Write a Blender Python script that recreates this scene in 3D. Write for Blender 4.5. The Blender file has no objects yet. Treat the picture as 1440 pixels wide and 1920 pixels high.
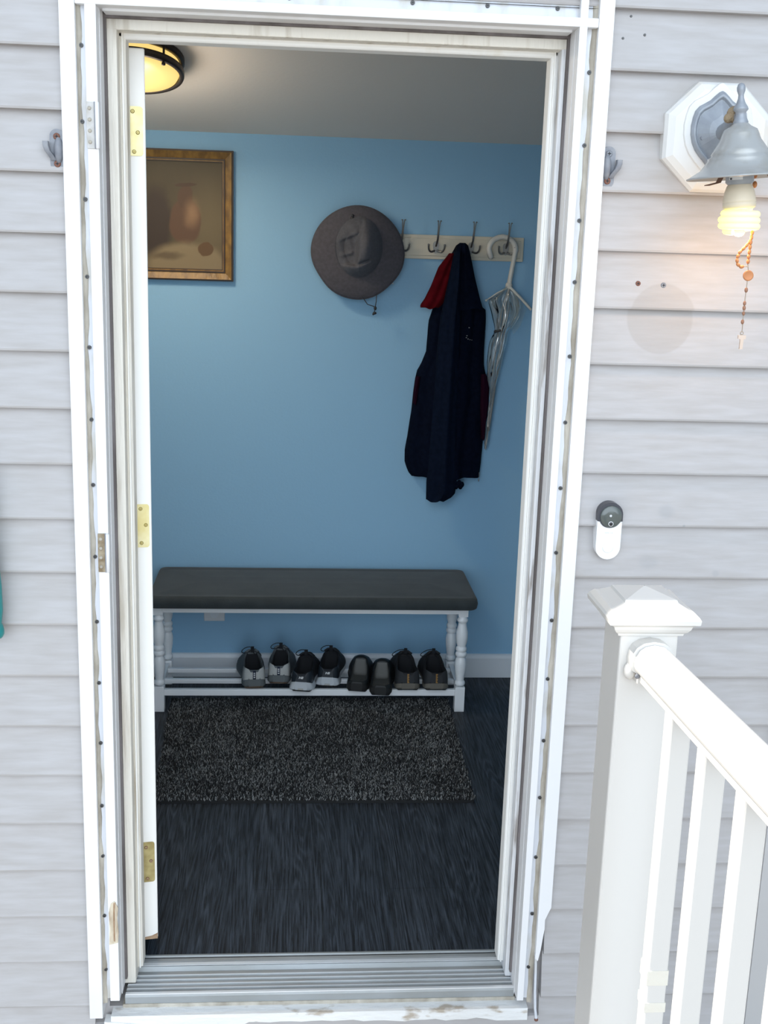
import bpy, math, random
import numpy as np
from mathutils import Vector, Matrix
random.seed(7)
rng = np.random.default_rng(7)
S = bpy.context.scene
COL = S.collection
PI = math.pi

# ---------------------------------------------------------------- camera
F_PX, PITCH, YAW, ROLL = 2150.0, 0.2278745, 0.0797873, 0.0314740
CAM = Vector((0.453195, -2.353580, 1.702689))
fw = Vector((math.sin(YAW) * math.cos(PITCH), math.cos(YAW) * math.cos(PITCH), -math.sin(PITCH)))
r0 = Vector((math.cos(YAW), -math.sin(YAW), 0)); u0 = r0.cross(fw)
rt = math.cos(ROLL) * r0 + math.sin(ROLL) * u0
up = -math.sin(ROLL) * r0 + math.cos(ROLL) * u0
cd = bpy.data.cameras.new('camera'); cam = bpy.data.objects.new('camera', cd); COL.objects.link(cam)
cd.sensor_fit = 'VERTICAL'; cd.sensor_height = 36.0; cd.lens = F_PX * 36.0 / 1920.0
cd.clip_start = 0.05
cam.matrix_world = Matrix(((rt.x, up.x, -fw.x, CAM.x), (rt.y, up.y, -fw.y, CAM.y), (rt.z, up.z, -fw.z, CAM.z), (0, 0, 0, 1)))
S.camera = cam

# ---------------------------------------------------------------- world, sun, exposure
w = bpy.data.worlds.new('world'); S.world = w; w.use_nodes = True
bg = w.node_tree.nodes['Background']
# open sky, with a bright patch added low in front to light the room
wn = w.node_tree
wtc = wn.nodes.new('ShaderNodeTexCoord'); wdot = wn.nodes.new('ShaderNodeVectorMath'); wdot.operation = 'DOT_PRODUCT'
wdot.inputs[1].default_value = (0.0, -0.985, 0.17); wn.links.new(wtc.outputs['Generated'], wdot.inputs[0])
wmr = wn.nodes.new('ShaderNodeMapRange'); wmr.interpolation_type = 'SMOOTHSTEP'
wmr.inputs['From Min'].default_value = 0.60; wmr.inputs['From Max'].default_value = 0.97; wn.links.new(wdot.outputs['Value'], wmr.inputs['Value'])
wrp = wn.nodes.new('ShaderNodeMix'); wrp.data_type = 'RGBA'; wrp.inputs['A'].default_value = (0.42, 0.52, 0.65, 1); wrp.inputs['B'].default_value = (2.55, 2.90, 3.25, 1)
wn.links.new(wmr.outputs[0], wrp.inputs['Factor']); wn.links.new(wrp.outputs['Result'], bg.inputs['Color']); bg.inputs['Strength'].default_value = 1.0
sd = bpy.data.lights.new('sun', 'SUN'); sd.energy = 6.0; sd.color = (1, 0.95, 0.86); sd.angle = math.radians(0.6)
sun = bpy.data.objects.new('sun', sd); COL.objects.link(sun); sun.location = (-4, -1, 8)
SUN_TO = Vector((-0.66, 0.10, 0.76)).normalized()
sun.rotation_euler = SUN_TO.to_track_quat('Z', 'Y').to_euler()
vs = S.view_settings
vs.view_transform = 'Standard'; vs.look = 'None'; vs.gamma = 1.0; vs.use_curve_mapping = False
vs.exposure = 0.32

# ---------------------------------------------------------------- helpers
class MB:
    """collects geometry for ONE mesh object"""
    def __init__(s): s.v = []; s.f = []; s.m = []; s.sm = []
    def add(s, verts, faces, mi=0, smooth=False):
        o = len(s.v); s.v += [tuple(p) for p in verts]
        for f in faces: s.f.append(tuple(i + o for i in f)); s.m.append(mi); s.sm.append(smooth)
        return s
    def box(s, x0, x1, y0, y1, z0, z1, mi=0):
        V = [(x, y, z) for z in (z0, z1) for y in (y0, y1) for x in (x0, x1)]
        return s.add(V, [(0, 2, 3, 1), (4, 5, 7, 6), (0, 1, 5, 4), (2, 6, 7, 3), (0, 4, 6, 2), (1, 3, 7, 5)], mi)
    def prism(s, poly, axis, a, b, mi=0, smooth=False):
        """poly: 2D points in the two other axes (x,y,z order); extruded a..b along axis"""
        n = len(poly)
        def p3(p, t):
            return {0: (t, p[0], p[1]), 1: (p[0], t, p[1]), 2: (p[0], p[1], t)}[axis]
        V = [p3(p, a) for p in poly] + [p3(p, b) for p in poly]
        F = [(i, (i + 1) % n, n + (i + 1) % n, n + i) for i in range(n)]
        s.add(V, F, mi, smooth)
        return s.add(V, [tuple(range(n))[::-1], tuple(range(n, 2 * n))], mi)
    def lathe(s, prof, c=(0, 0, 0), axis='z', n=28, mi=0, smooth=True, caps=True):
        V = []; F = []
        for (r, h) in prof:
            for k in range(n):
                a = 2 * PI * k / n; x, y = r * math.cos(a), r * math.sin(a)
                V.append({'z': (c[0] + x, c[1] + y, c[2] + h), 'y': (c[0] + x, c[1] + h, c[2] + y), 'x': (c[0] + h, c[1] + x, c[2] + y)}[axis])
        m = len(prof)
        for i in range(m - 1):
            for k in range(n):
                a, b = i * n + k, i * n + (k + 1) % n
                F.append((a, b, b + n, a + n))
        s.add(V, F, mi, smooth)
        if caps: s.add([V[k] for k in range(n)], [tuple(range(n))[::-1]], mi); s.add([V[(m - 1) * n + k] for k in range(n)], [tuple(range(n))], mi)
        return s
    def tube(s, path, r, n=8, mi=0, closed=False, caps=True):
        P = [Vector(p) for p in path]; m = len(P)
        R = r if isinstance(r, (list, tuple)) else [r] * m
        V = []; nrm = None
        for i in range(m):
            if closed: t = P[(i + 1) % m] - P[i - 1]
            else: t = P[min(i + 1, m - 1)] - P[max(i - 1, 0)]
            t.normalize()
            if nrm is None:
                nrm = t.orthogonal().normalized()
            else:
                nrm = (nrm - t * nrm.dot(t))
                nrm = nrm.normalized() if nrm.length > 1e-6 else t.orthogonal().normalized()
            b = t.cross(nrm)
            for k in range(n):
                a = 2 * PI * k / n
                V.append(P[i] + R[i] * (math.cos(a) * nrm + math.sin(a) * b))
        F = []
        for i in range(m if closed else m - 1):
            for k in range(n):
                j = (i + 1) % m
                F.append((i * n + k, i * n + (k + 1) % n, j * n + (k + 1) % n, j * n + k))
        s.add(V, F, mi, True)
        if caps and not closed:
            s.add([V[k] for k in range(n)], [tuple(range(n))[::-1]], mi); s.add(V[-n:], [tuple(range(n))], mi)
        return s
    def grid(s, rows, mi=0, smooth=True, closed=False, flip=False, mif=None):
        n = len(rows[0]); V = [p for r in rows for p in r]; o = len(s.v)
        s.v += [tuple(p) for p in V]
        for i in range(len(rows) - 1):
            for k in range(n if closed else n - 1):
                f = (i * n + k, i * n + (k + 1) % n, (i + 1) * n + (k + 1) % n, (i + 1) * n + k)
                if flip: f = f[::-1]
                s.f.append(tuple(q + o for q in f)); s.m.append(mif(i, k) if mif else mi); s.sm.append(smooth)
        return s
    def face(s, pts, mi=0): return s.add(pts, [tuple(range(len(pts)))], mi)
    def ball(s, c, r, n=10, m=7, mi=0, sc=(1, 1, 1)):
        prof = [(max(1e-4, math.sin(PI * i / m)), -math.cos(PI * i / m)) for i in range(m + 1)]
        t = MB().lathe(prof, n=n, caps=False)
        return s.add([(c[0] + r * sc[0] * x, c[1] + r * sc[1] * y, c[2] + r * sc[2] * z) for x, y, z in t.v], t.f, mi, True)
    def xf(s, M): s.v = [tuple(M @ Vector(p)) for p in s.v]; return s
    def build(s, name, mats, parent=None, local=False, bevel=0, subsurf=0, solid=0):
        me = bpy.data.meshes.new(name)
        off = Vector((0, 0, 0))
        if parent is not None and not local:
            q = parent
            while q is not None: off += q.location; q = q.parent
        me.from_pydata([tuple(Vector(p) - off) for p in s.v], [], s.f)
        for mm in (mats if isinstance(mats, (list, tuple)) else [mats]): me.materials.append(mm)
        me.polygons.foreach_set('material_index', s.m); me.polygons.foreach_set('use_smooth', s.sm)
        me.update()
        o = bpy.data.objects.new(name, me); COL.objects.link(o)
        if parent is not None: o.parent = parent
        if solid: m_ = o.modifiers.new('solid', 'SOLIDIFY'); m_.thickness = solid; m_.offset = 0
        if bevel:
            m_ = o.modifiers.new('bevel', 'BEVEL'); m_.width = bevel; m_.segments = 2; m_.limit_method = 'ANGLE'; m_.angle_limit = math.radians(40)
        if subsurf: m_ = o.modifiers.new('sub', 'SUBSURF'); m_.levels = subsurf; m_.render_levels = subsurf
        return o

def thing(name, label, cat, loc=(0, 0, 0), group=None, rot=(0, 0, 0)):
    o = bpy.data.objects.new(name, None); COL.objects.link(o); o.empty_display_size = 0.05
    o.location = loc; o.rotation_euler = rot
    return tag(o, label, cat, group)
def tag(o, label, cat, group=None):
    o['label'] = label; o['category'] = cat
    if group: o['group'] = group
    return o
def struct(o): o['kind'] = 'structure'; return o
def copy_tree(o, parent=None):
    c = o.copy(); COL.objects.link(c)
    if parent: c.parent = parent
    for ch in list(o.children): copy_tree(ch, c)
    return c

def lerp(t, xs, ys): return float(np.interp(t, xs, ys))

# ---------------------------------------------------------------- materials
def mat(name, col, rough=0.6, metal=0.0, col2=None, nscale=8.0, stretch=(1, 1, 1), lo=0.35, hi=0.65, bump=0.0, bscale=None, spec=0.5, emit=None, estr=0.0, detail=4.0, sheen=0.0):
    m = bpy.data.materials.new(name); m.use_nodes = True
    nt = m.node_tree; b = nt.nodes['Principled BSDF']
    b.inputs['Base Color'].default_value = (*col, 1); b.inputs['Roughness'].default_value = rough
    b.inputs['Metallic'].default_value = metal; b.inputs['Specular IOR Level'].default_value = spec
    if sheen: b.inputs['Sheen Weight'].default_value = sheen
    if emit: b.inputs['Emission Color'].default_value = (*emit, 1); b.inputs['Emission Strength'].default_value = estr
    if col2 or bump:
        tc = nt.nodes.new('ShaderNodeTexCoord'); mp = nt.nodes.new('ShaderNodeMapping')
        mp.inputs['Scale'].default_value = stretch
        nt.links.new(tc.outputs['Object'], mp.inputs['Vector'])
        nz = nt.nodes.new('ShaderNodeTexNoise'); nz.inputs['Scale'].default_value = nscale; nz.inputs['Detail'].default_value = detail
        nt.links.new(mp.outputs[0], nz.inputs['Vector'])
        if col2:
            rp = nt.nodes.new('ShaderNodeValToRGB')
            rp.color_ramp.elements[0].position = lo; rp.color_ramp.elements[0].color = (*col, 1)
            rp.color_ramp.elements[1].position = hi; rp.color_ramp.elements[1].color = (*col2, 1)
            nt.links.new(nz.outputs['Fac'], rp.inputs[0]); nt.links.new(rp.outputs[0], b.inputs['Base Color'])
        if bump:
            nb = nz
            if bscale:
                nb = nt.nodes.new('ShaderNodeTexNoise'); nb.inputs['Scale'].default_value = bscale; nb.inputs['Detail'].default_value = 3
                nt.links.new(mp.outputs[0], nb.inputs['Vector'])
            bp = nt.nodes.new('ShaderNodeBump'); bp.inputs['Strength'].default_value = bump; bp.inputs['Distance'].default_value = 0.01
            nt.links.new(nb.outputs['Fac'], bp.inputs['Height']); nt.links.new(bp.outputs[0], b.inputs['Normal'])
    return m

def N(nt, t, **k):
    n = nt.nodes.new(t)
    for a, v in k.items(): setattr(n, a, v)
    return n
def math_node(nt, op, a, b=None, c=None):
    n = N(nt, 'ShaderNodeMath', operation=op)
    for i, v in enumerate((a, b, c)):
        if v is None: continue
        if isinstance(v, (int, float)): n.inputs[i].default_value = v
        else: nt.links.new(v, n.inputs[i])
    return n.outputs[0]
def mixc(nt, fac, a, b):
    n = N(nt, 'ShaderNodeMix', data_type='RGBA')
    for sock, v in ((n.inputs['Factor'], fac), (n.inputs['A'], a), (n.inputs['B'], b)):
        if isinstance(v, (int, float)): sock.default_value = v
        elif isinstance(v, tuple): sock.default_value = (*v, 1)
        else: nt.links.new(v, sock)
    return n.outputs['Result']
def ellipse(nt, x, z, cx, cz, rx, rz, soft=0.15):
    """1 inside an ellipse, soft edge"""
    dx = math_node(nt, 'DIVIDE', math_node(nt, 'SUBTRACT', x, cx), rx); dz = math_node(nt, 'DIVIDE', math_node(nt, 'SUBTRACT', z, cz), rz)
    d = math_node(nt, 'SQRT', math_node(nt, 'ADD', math_node(nt, 'MULTIPLY', dx, dx), math_node(nt, 'MULTIPLY', dz, dz)))
    mr = N(nt, 'ShaderNodeMapRange'); mr.interpolation_type = 'SMOOTHSTEP'
    mr.inputs['From Min'].default_value = 1 + soft; mr.inputs['From Max'].default_value = 1 - soft
    nt.links.new(d, mr.inputs['Value']); return mr.outputs[0]

M = {}
# vinyl siding: weathered streaks along the boards and the faded disc left by something that once hung there
m = mat('vinyl_siding', (0.405, 0.385, 0.378), 0.55, col2=(0.462, 0.450, 0.455), nscale=5.0, stretch=(1.8, 1, 14), lo=0.30, hi=0.70, bump=0.04, bscale=14, spec=0.3)
nt = m.node_tree; b = nt.nodes['Principled BSDF']
src = b.inputs['Base Color'].links[0].from_socket
tc = N(nt, 'ShaderNodeTexCoord'); sx = N(nt, 'ShaderNodeSeparateXYZ'); nt.links.new(tc.outputs['Object'], sx.inputs[0])
e = ellipse(nt, sx.outputs[0], sx.outputs[2], 1.199, 1.574, 0.069, 0.071, 0.04)
c1 = mixc(nt, math_node(nt, 'MULTIPLY', e, 0.40), src, (0.34, 0.305, 0.28))
e2 = ellipse(nt, sx.outputs[0], sx.outputs[2], 1.275, 1.925, 0.13, 0.13, 0.22)
nz = N(nt, 'ShaderNodeTexNoise'); nz.inputs['Scale'].default_value = 22
nt.links.new(tc.outputs['Object'], nz.inputs['Vector'])
c2 = mixc(nt, math_node(nt, 'MULTIPLY', math_node(nt, 'MULTIPLY', e2, nz.outputs['Fac']), 0.75), c1, (0.36, 0.33, 0.30))
e3 = ellipse(nt, sx.outputs[0], sx.outputs[2], 1.115, 1.165, 0.05, 0.075, 0.5)
c3 = mixc(nt, math_node(nt, 'MULTIPLY', e3, 0.25), c2, (0.38, 0.38, 0.39))
for (px_, pz_, rx_, rz_, k_) in ((1.245, 1.168, 0.016, 0.014, 0.25), (1.215, 1.055, 0.020, 0.013, 0.22), (1.365, 1.033, 0.007, 0.007, 0.25), (1.285, 1.138, 0.003, 0.003, 0.5)):
    c3 = mixc(nt, math_node(nt, 'MULTIPLY', ellipse(nt, sx.outputs[0], sx.outputs[2], px_, pz_, rx_, rz_, 0.5), k_), c3, (0.27, 0.28, 0.30))
nt.links.new(c3, b.inputs['Base Color'])
M['siding'] = m
M['white_metal'] = mat('white_aluminium', (0.80, 0.80, 0.81), 0.45, col2=(0.72, 0.71, 0.69), nscale=5, stretch=(1, 1, 0.5), lo=0.55, hi=0.75)
M['flange'] = mat('white_flange', (0.66, 0.68, 0.73), 0.5, col2=(0.54, 0.52, 0.47), nscale=14, stretch=(2, 1, 0.7), lo=0.5, hi=0.72)
M['caulk'] = mat('old_caulk', (0.33, 0.295, 0.24), 0.85, col2=(0.54, 0.50, 0.43), nscale=30, stretch=(1, 1, 0.5), lo=0.35, hi=0.7, bump=0.4)
M['grey_gasket'] = mat('grey_gasket', (0.11, 0.095, 0.09), 0.85, col2=(0.19, 0.17, 0.17), nscale=30, stretch=(1, 1, 0.2))
M['paint_wood'] = mat('old_painted_wood', (0.80, 0.76, 0.68), 0.6, col2=(0.55, 0.49, 0.40), nscale=7, stretch=(6, 6, 0.5), lo=0.54, hi=0.74, bump=0.25, bscale=30)
M['bare_wood'] = mat('peeling_painted_wood', (0.74, 0.745, 0.76), 0.7, col2=(0.40, 0.37, 0.35), nscale=14, stretch=(4, 4, 0.45), lo=0.555, hi=0.66, bump=0.4, bscale=25)
M['door_paint'] = mat('door_edge_paint', (0.88, 0.87, 0.84), 0.55, col2=(0.78, 0.73, 0.64), nscale=6, stretch=(3, 3, 0.8), lo=0.6, hi=0.8)
M['sill_paint'] = mat('flaking_sill_paint', (0.80, 0.80, 0.79), 0.6, col2=(0.46, 0.40, 0.33), nscale=10, stretch=(1.2, 2, 3), lo=0.58, hi=0.66, bump=0.4, bscale=20)
M['weathered'] = mat('weathered_bare_wood', (0.66, 0.58, 0.45), 0.85, col2=(0.34, 0.25, 0.17), nscale=16, stretch=(3, 1, 1), lo=0.42, hi=0.66, bump=0.5)
M['hinge_leaf'] = mat('dull_painted_leaf', (0.58, 0.57, 0.56), 0.6, col2=(0.46, 0.44, 0.41), nscale=60)
M['corner_grey'] = mat('grey_corner_board', (0.46, 0.45, 0.445), 0.55)
M['brown_wood'] = mat('rotten_wood', (0.28, 0.17, 0.10), 0.9, col2=(0.50, 0.36, 0.24), nscale=20, bump=0.6)
M['aluminium'] = mat('dull_aluminium', (0.36, 0.38, 0.39), 0.5, 0.3, col2=(0.28, 0.29, 0.28), nscale=6, stretch=(0.8, 5, 1), lo=0.4, hi=0.75, bump=0.08, bscale=60)
M['bright_alu'] = mat('bright_aluminium', (0.78, 0.80, 0.82), 0.35, 0.35)
M['zinc'] = mat('grey_zinc', (0.20, 0.21, 0.24), 0.6, 0.1, col2=(0.29, 0.30, 0.325), nscale=40)
M['steel'] = mat('screw_steel', (0.10, 0.10, 0.10), 0.45, 0.5)
M['rust'] = mat('rusty_screw', (0.22, 0.10, 0.07), 0.8, 0.2)
M['rust_plate'] = mat('rusty_plate', (0.24, 0.18, 0.11), 0.8, 0.3, col2=(0.42, 0.36, 0.26), nscale=60, bump=0.3)
M['brass'] = mat('bright_brass', (0.74, 0.64, 0.30), 0.35, 0.25, col2=(0.82, 0.75, 0.46), nscale=30)
M['old_brass'] = mat('tarnished_brass', (0.36, 0.29, 0.12), 0.5, 0.5, col2=(0.52, 0.45, 0.22), nscale=40)
M['brass_screw'] = mat('brass_screw', (0.36, 0.28, 0.07), 0.4, 0.6)
M['black'] = mat('black_plastic', (0.015, 0.015, 0.018), 0.4)
# interior
M['blue'] = mat('blue_wall_paint', (0.268, 0.485, 0.685), 0.62, bump=0.05, bscale=120, spec=0.3)
M['ceiling'] = mat('ceiling_paint', (0.74, 0.68, 0.62), 0.85, bump=0.05, bscale=80)
M['white_trim'] = mat('white_trim_paint', (0.72, 0.76, 0.80), 0.4)
M['white_lacquer'] = mat('white_lacquer', (0.84, 0.86, 0.88), 0.32)
# dark plank floor
m = bpy.data.materials.new('dark_plank_floor'); m.use_nodes = True; nt = m.node_tree; b = nt.nodes['Principled BSDF']
tc = N(nt, 'ShaderNodeTexCoord')
mp = N(nt, 'ShaderNodeMapping'); mp.inputs['Rotation'].default_value = (0, 0, PI / 2); nt.links.new(tc.outputs['Object'], mp.inputs[0])
br = N(nt, 'ShaderNodeTexBrick'); br.offset = 0.37
for k, v in (('Scale', 1.0), ('Mortar Size', 0.0012), ('Brick Width', 1.2), ('Row Height', 0.18), ('Bias', 0.0)): br.inputs[k].default_value = v
br.inputs['Color1'].default_value = (0.011, 0.0145, 0.020, 1); br.inputs['Color2'].default_value = (0.013, 0.0165, 0.022, 1); br.inputs['Mortar'].default_value = (0.008, 0.010, 0.012, 1)
nt.links.new(mp.outputs[0], br.inputs['Vector'])
mp2 = N(nt, 'ShaderNodeMapping'); mp2.inputs['Scale'].default_value = (95, 3.2, 1); nt.links.new(tc.outputs['Object'], mp2.inputs[0])
nz = N(nt, 'ShaderNodeTexNoise'); nz.inputs['Scale'].default_value = 2.2; nz.inputs['Detail'].default_value = 8; nz.inputs['Distortion'].default_value = 0.6; nz.inputs['Roughness'].default_value = 0.7
nt.links.new(mp2.outputs[0], nz.inputs['Vector'])
mp3 = N(nt, 'ShaderNodeMapping'); mp3.inputs['Scale'].default_value = (9.0, 0.55, 1); nt.links.new(tc.outputs['Object'], mp3.inputs[0])
nzc = N(nt, 'ShaderNodeTexNoise'); nzc.inputs['Scale'].default_value = 1.3; nzc.inputs['Detail'].default_value = 1.5; nzc.inputs['Distortion'].default_value = 0.5
nt.links.new(mp3.outputs[0], nzc.inputs['Vector'])
cont = math_node(nt, 'SINE', math_node(nt, 'MULTIPLY', nzc.outputs['Fac'], 150.0))       # cathedral figure of the grain
cont = math_node(nt, 'POWER', math_node(nt, 'MULTIPLY_ADD', cont, 0.5, 0.5), 2.5)
cl_ = N(nt, 'ShaderNodeTexNoise'); cl_.inputs['Scale'].default_value = 2.6; nt.links.new(mp3.outputs[0], cl_.inputs['Vector'])
fac = math_node(nt, 'ADD', math_node(nt, 'MULTIPLY', nz.outputs['Fac'], 0.85), math_node(nt, 'MULTIPLY', cont, math_node(nt, 'MULTIPLY', cl_.outputs['Fac'], 0.20)))
rp = N(nt, 'ShaderNodeValToRGB'); rp.color_ramp.elements[0].position = 0.36; rp.color_ramp.elements[0].color = (0.5, 0.5, 0.5, 1); rp.color_ramp.elements[1].position = 0.72; rp.color_ramp.elements[1].color = (6.5, 6.3, 6.1, 1)
nt.links.new(fac, rp.inputs[0])
mx = N(nt, 'ShaderNodeMix', data_type='RGBA', blend_type='MULTIPLY'); mx.inputs['Factor'].default_value = 1.0
nt.links.new(br.outputs['Color'], mx.inputs['A']); nt.links.new(rp.outputs[0], mx.inputs['B'])
nt.links.new(mx.outputs['Result'], b.inputs['Base Color']); b.inputs['Roughness'].default_value = 0.5; b.inputs['Specular IOR Level'].default_value = 0.25
bp = N(nt, 'ShaderNodeBump'); bp.inputs['Strength'].default_value = 0.25; bp.inputs['Distance'].default_value = 0.004
nt.links.new(nz.outputs['Fac'], bp.inputs['Height']); nt.links.new(bp.outputs[0], b.inputs['Normal'])
M['floor'] = m
M['deck'] = mat('deck_boards', (0.30, 0.275, 0.24), 0.8, col2=(0.25, 0.225, 0.20), nscale=4, stretch=(20, 1, 1))
M['ground'] = mat('driveway_ground', (0.30, 0.275, 0.24), 0.95)
M['vinyl'] = mat('white_vinyl', (0.72, 0.695, 0.66), 0.38, spec=0.4)
M['teal'] = mat('teal_plastic', (0.01, 0.24, 0.24), 0.35)

# ---------------------------------------------------------------- the setting
YB = 2.022                # back wall
XL, XR = -0.45, 1.90      # side walls of the entry room
YI = 0.15                 # inner face of the front wall
ZT = 2.083                # ceiling height at the back wall
SL = 0.28                 # the ceiling rises towards the door
EXPO = 0.1143             # siding exposure
Z0 = 2.05
OX0, OX1, OZ0, OZ1 = 0.012, 1.045, -0.06, 2.16     # opening cut in the siding

wb = MB()
def course(x0, x1, z, zlo=None, zhi=None):
    a, t = z, z + EXPO
    prof = [(-0.0205, 0.0), (-0.022, 0.004), (-0.0195, 0.02), (-0.0130, 0.06), (-0.006, 0.100), (-0.003, EXPO), (-0.003, EXPO + 0.004), (0.01, EXPO + 0.004), (0.01, 0.0)]
    pts = [(y, z + h) for y, h in prof]
    if zlo is not None: pts = [(y, max(h, zlo)) for y, h in pts]
    if zhi is not None: pts = [(y, min(h, zhi)) for y, h in pts]
    wb.prism(pts, 0, x0, x1)
for k in range(-9, 27):
    z = Z0 - k * EXPO
    if z + EXPO <= OZ0 or z >= OZ1: course(-1.7, 2.3, z)
    elif z < OZ0: course(-1.7, OX0, z); course(OX1, 2.3, z); course(OX0, OX1, z, zhi=OZ0)
    elif z + EXPO > OZ1: course(-1.7, OX0, z); course(OX1, 2.3, z); course(OX0, OX1, z, zlo=OZ1)
    else: course(-1.7, OX0, z); course(OX1, 2.3, z)
ZW = 3.15
wb.box(-1.7, OX0 + 0.03, 0.01, YI, -0.95, ZW, 0); wb.box(OX1 - 0.03, 2.3, 0.01, YI, -0.95, ZW, 0)
wb.box(OX0 + 0.03, OX1 - 0.03, 0.01, YI, OZ1 - 0.03, ZW, 0); wb.box(OX0 + 0.03, OX1 - 0.03, 0.01, YI, -0.95, -0.03, 0)
struct(wb.build('wall_front', M['siding']))
struct(MB().box(-1.8, 2.4, -0.20, 2.4, ZW, ZW + 0.12).build('trim_1', M['white_metal']))           # unseen eave over the wall, added to throw shade on the post
struct(MB().box(XL - 0.1, XR + 0.1, YB, YB + 0.1, -0.05, 2.7).build('wall_back', M['blue']))
struct(MB().box(XL - 0.1, XL, YI, YB, -0.05, 2.7).build('wall_left', M['blue']))
struct(MB().box(XR, XR + 0.1, YI, YB, -0.05, 2.7).build('wall_right', M['blue']))
struct(MB().box(XL - 0.1, XR + 0.1, YI, YB + 0.1, -0.06, 0.0).build('floor', M['floor']))
zc = lambda y: ZT + SL * (YB - y)
struct(MB().prism([(YI, zc(YI)), (YB, zc(YB)), (YB, zc(YB) + 0.08), (YI, zc(YI) + 0.08)], 0, XL, XR).build('ceiling', M['ceiling']))
bb = MB().prism([(YB, 0.0), (YB - 0.014, 0.0), (YB - 0.014, 0.082), (YB - 0.009, 0.094), (YB - 0.003, 0.098), (YB, 0.098)], 0, XL, XR)
struct(bb.build('baseboard_back', M['white_trim']))
struct(MB().box(-3, 4, -4.5, -0.02, -0.42, -0.36).build('floor_porch', M['deck']))
struct(MB().box(-20, 20, -24, 12, -1.1, -1.0).build('floor_ground', M['ground']))
struct(MB().box(1.541, 1.62, -0.034, 0.0, -0.95, 3.1).build('trim_2', M['corner_grey']))          # corner board on the siding

# door casing, three stepped aluminium pieces with a screw flange
def side_trim(name, P, z0, z1, edge):
    t = MB()
    lip0, lip1, g1, f1, r1, w1 = P
    if edge > 0:      # the foot of this lip has torn away
        t.prism([(lip1, 0.105), (lip1 + 0.006, 0.098), (lip1 + 0.011, 0.125), (lip1 + 0.0145, 0.160), (lip1 + 0.017, 0.182), (lip1 + 0.0165, 0.205), (lip0 - 0.006, 0.222), (lip0, 0.236), (lip0, z1), (lip1, z1)], 1, -0.034, 0.012)
    else: t.box(min(lip0, lip1), max(lip0, lip1), -0.034, 0.012, z0, z1)
    t.box(min(f1, r1), max(f1, r1), -0.034, 0.035, z0 + 0.045, z1)
    t.box(min(r1, w1), max(r1, w1), -0.002, 0.045, z0 + 0.04, 2.14)
    o = struct(t.build(name, M['white_metal'], bevel=0.002))
    a, bq = min(g1, f1), max(g1, f1)
    MB().box(a, bq, -0.017, 0.01, z0 + 0.04, z1 - 0.02).build('screw_flange', M['flange'], o, bevel=0.001)
    # wavy caulk bead between lip and flange
    rows = []
    n = 90
    for i in range(n + 1):
        z = z0 + 0.03 + (z1 - z0 - 0.06) * i / n
        wv = 0.0016 * math.sin(i * 0.6) + 0.0014 * math.sin(i * 1.7 + 1) + 0.001
        s_ = 1 if f1 > g1 else -1
        rows.append([(lip1 - s_ * 0.001, -0.020, z), (lip1 + s_ * 0.001, -0.0215, z), (g1 + s_ * (0.002 + wv), -0.0190, z), (g1 + s_ * (0.003 + wv), -0.0168, z)])
    MB().grid(rows).build('caulk', M['caulk'], o, solid=0)
    return o
def screw(parent, x, y, z, r, m_, m2, axis_down=True):
    s_ = MB().lathe([(r * 0.6, 0.002), (r, 0.001), (r, -0.001), (r * 0.82, -0.0022)], (x, y, z), 'y', n=12)
    s_.box(x - r * 0.55, x + r * 0.55, y - 0.0026, y - 0.0018, z - r * 0.13, z + r * 0.13, 1)
    s_.box(x - r * 0.13, x + r * 0.13, y - 0.0026, y - 0.0018, z - r * 0.55, z + r * 0.55, 1)
    return s_.build('screw', [m_, m2], parent)
tl = side_trim('trim_3', (0.004, 0.033, 0.037, 0.051, 0.072, 0.0735), -0.03, 2.22, -1)
tr = side_trim('trim_4', (1.052, 1.023, 1.018, 1.001, 0.986, 0.9852), -0.05, 2.22, 1)
for x, z in [(0.041, 2.053), (0.039, 1.916), (0.041, 1.773), (0.040, 1.626), (0.041, 1.488), (0.041, 1.343), (0.041, 1.208), (0.041, 1.056), (0.041, 0.914), (0.042, 0.777), (0.042, 0.639), (0.041, 0.491), (0.040, 0.370), (0.040, 0.222), (0.040, 0.086)]:
    screw(tl, x, -0.0185, z, 0.0042, M['steel'], M['black'])
for x, z in [(1.014, 2.044), (1.014, 1.908), (1.014, 1.764), (1.013, 1.643), (1.013, 1.493), (1.013, 1.356), (1.012, 1.216), (1.012, 1.075), (1.012, 0.923), (1.012, 0.788), (1.012, 0.642), (1.012, 0.504), (1.012, 0.356), (1.012, 0.212), (1.012, 0.073)]:
    screw(tr, x, -0.0185, z, 0.0042, M['steel'], M['black'])
th = MB()
th.box(0.0335, 1.0225, -0.0352, 0.0343, 2.123, 2.140); th.box(0.0045, 1.0515, -0.0348, 0.0113, 2.178, 2.2195); th.box(0.0785, 0.9795, -0.0027, 0.0493, 2.118, 2.1265)
th = struct(th.build('trim_5', M['white_metal'], bevel=0.002))
MB().box(0.0338, 1.0222, -0.0176, 0.0095, 2.1395, 2.1785).build('screw_flange', M['flange'], th)
for x, z in [(0.20, 2.150), (0.43, 2.153), (0.664, 2.155), (0.808, 2.156), (0.944, 2.157)]:
    screw(th, x, -0.0185, z, 0.0042, M['steel'], M['black'])
# broken peeling strip at the foot of the right lip and the loose strip below it
t = MB().tube([(1.0245, -0.030, 0.115), (1.0265, -0.031, 0.07), (1.0275, -0.033, 0.02), (1.0300, -0.036, -0.025), (1.0335, -0.038, -0.050)], 0.0032, n=8)
strip = t.build('loose_strip', M['flange'], tr)
MB().ball((1.034, -0.038, -0.054), 0.0050, sc=(1, 0.8, 0.8)).build('rusty_tip', M['rust'], tr)
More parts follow.
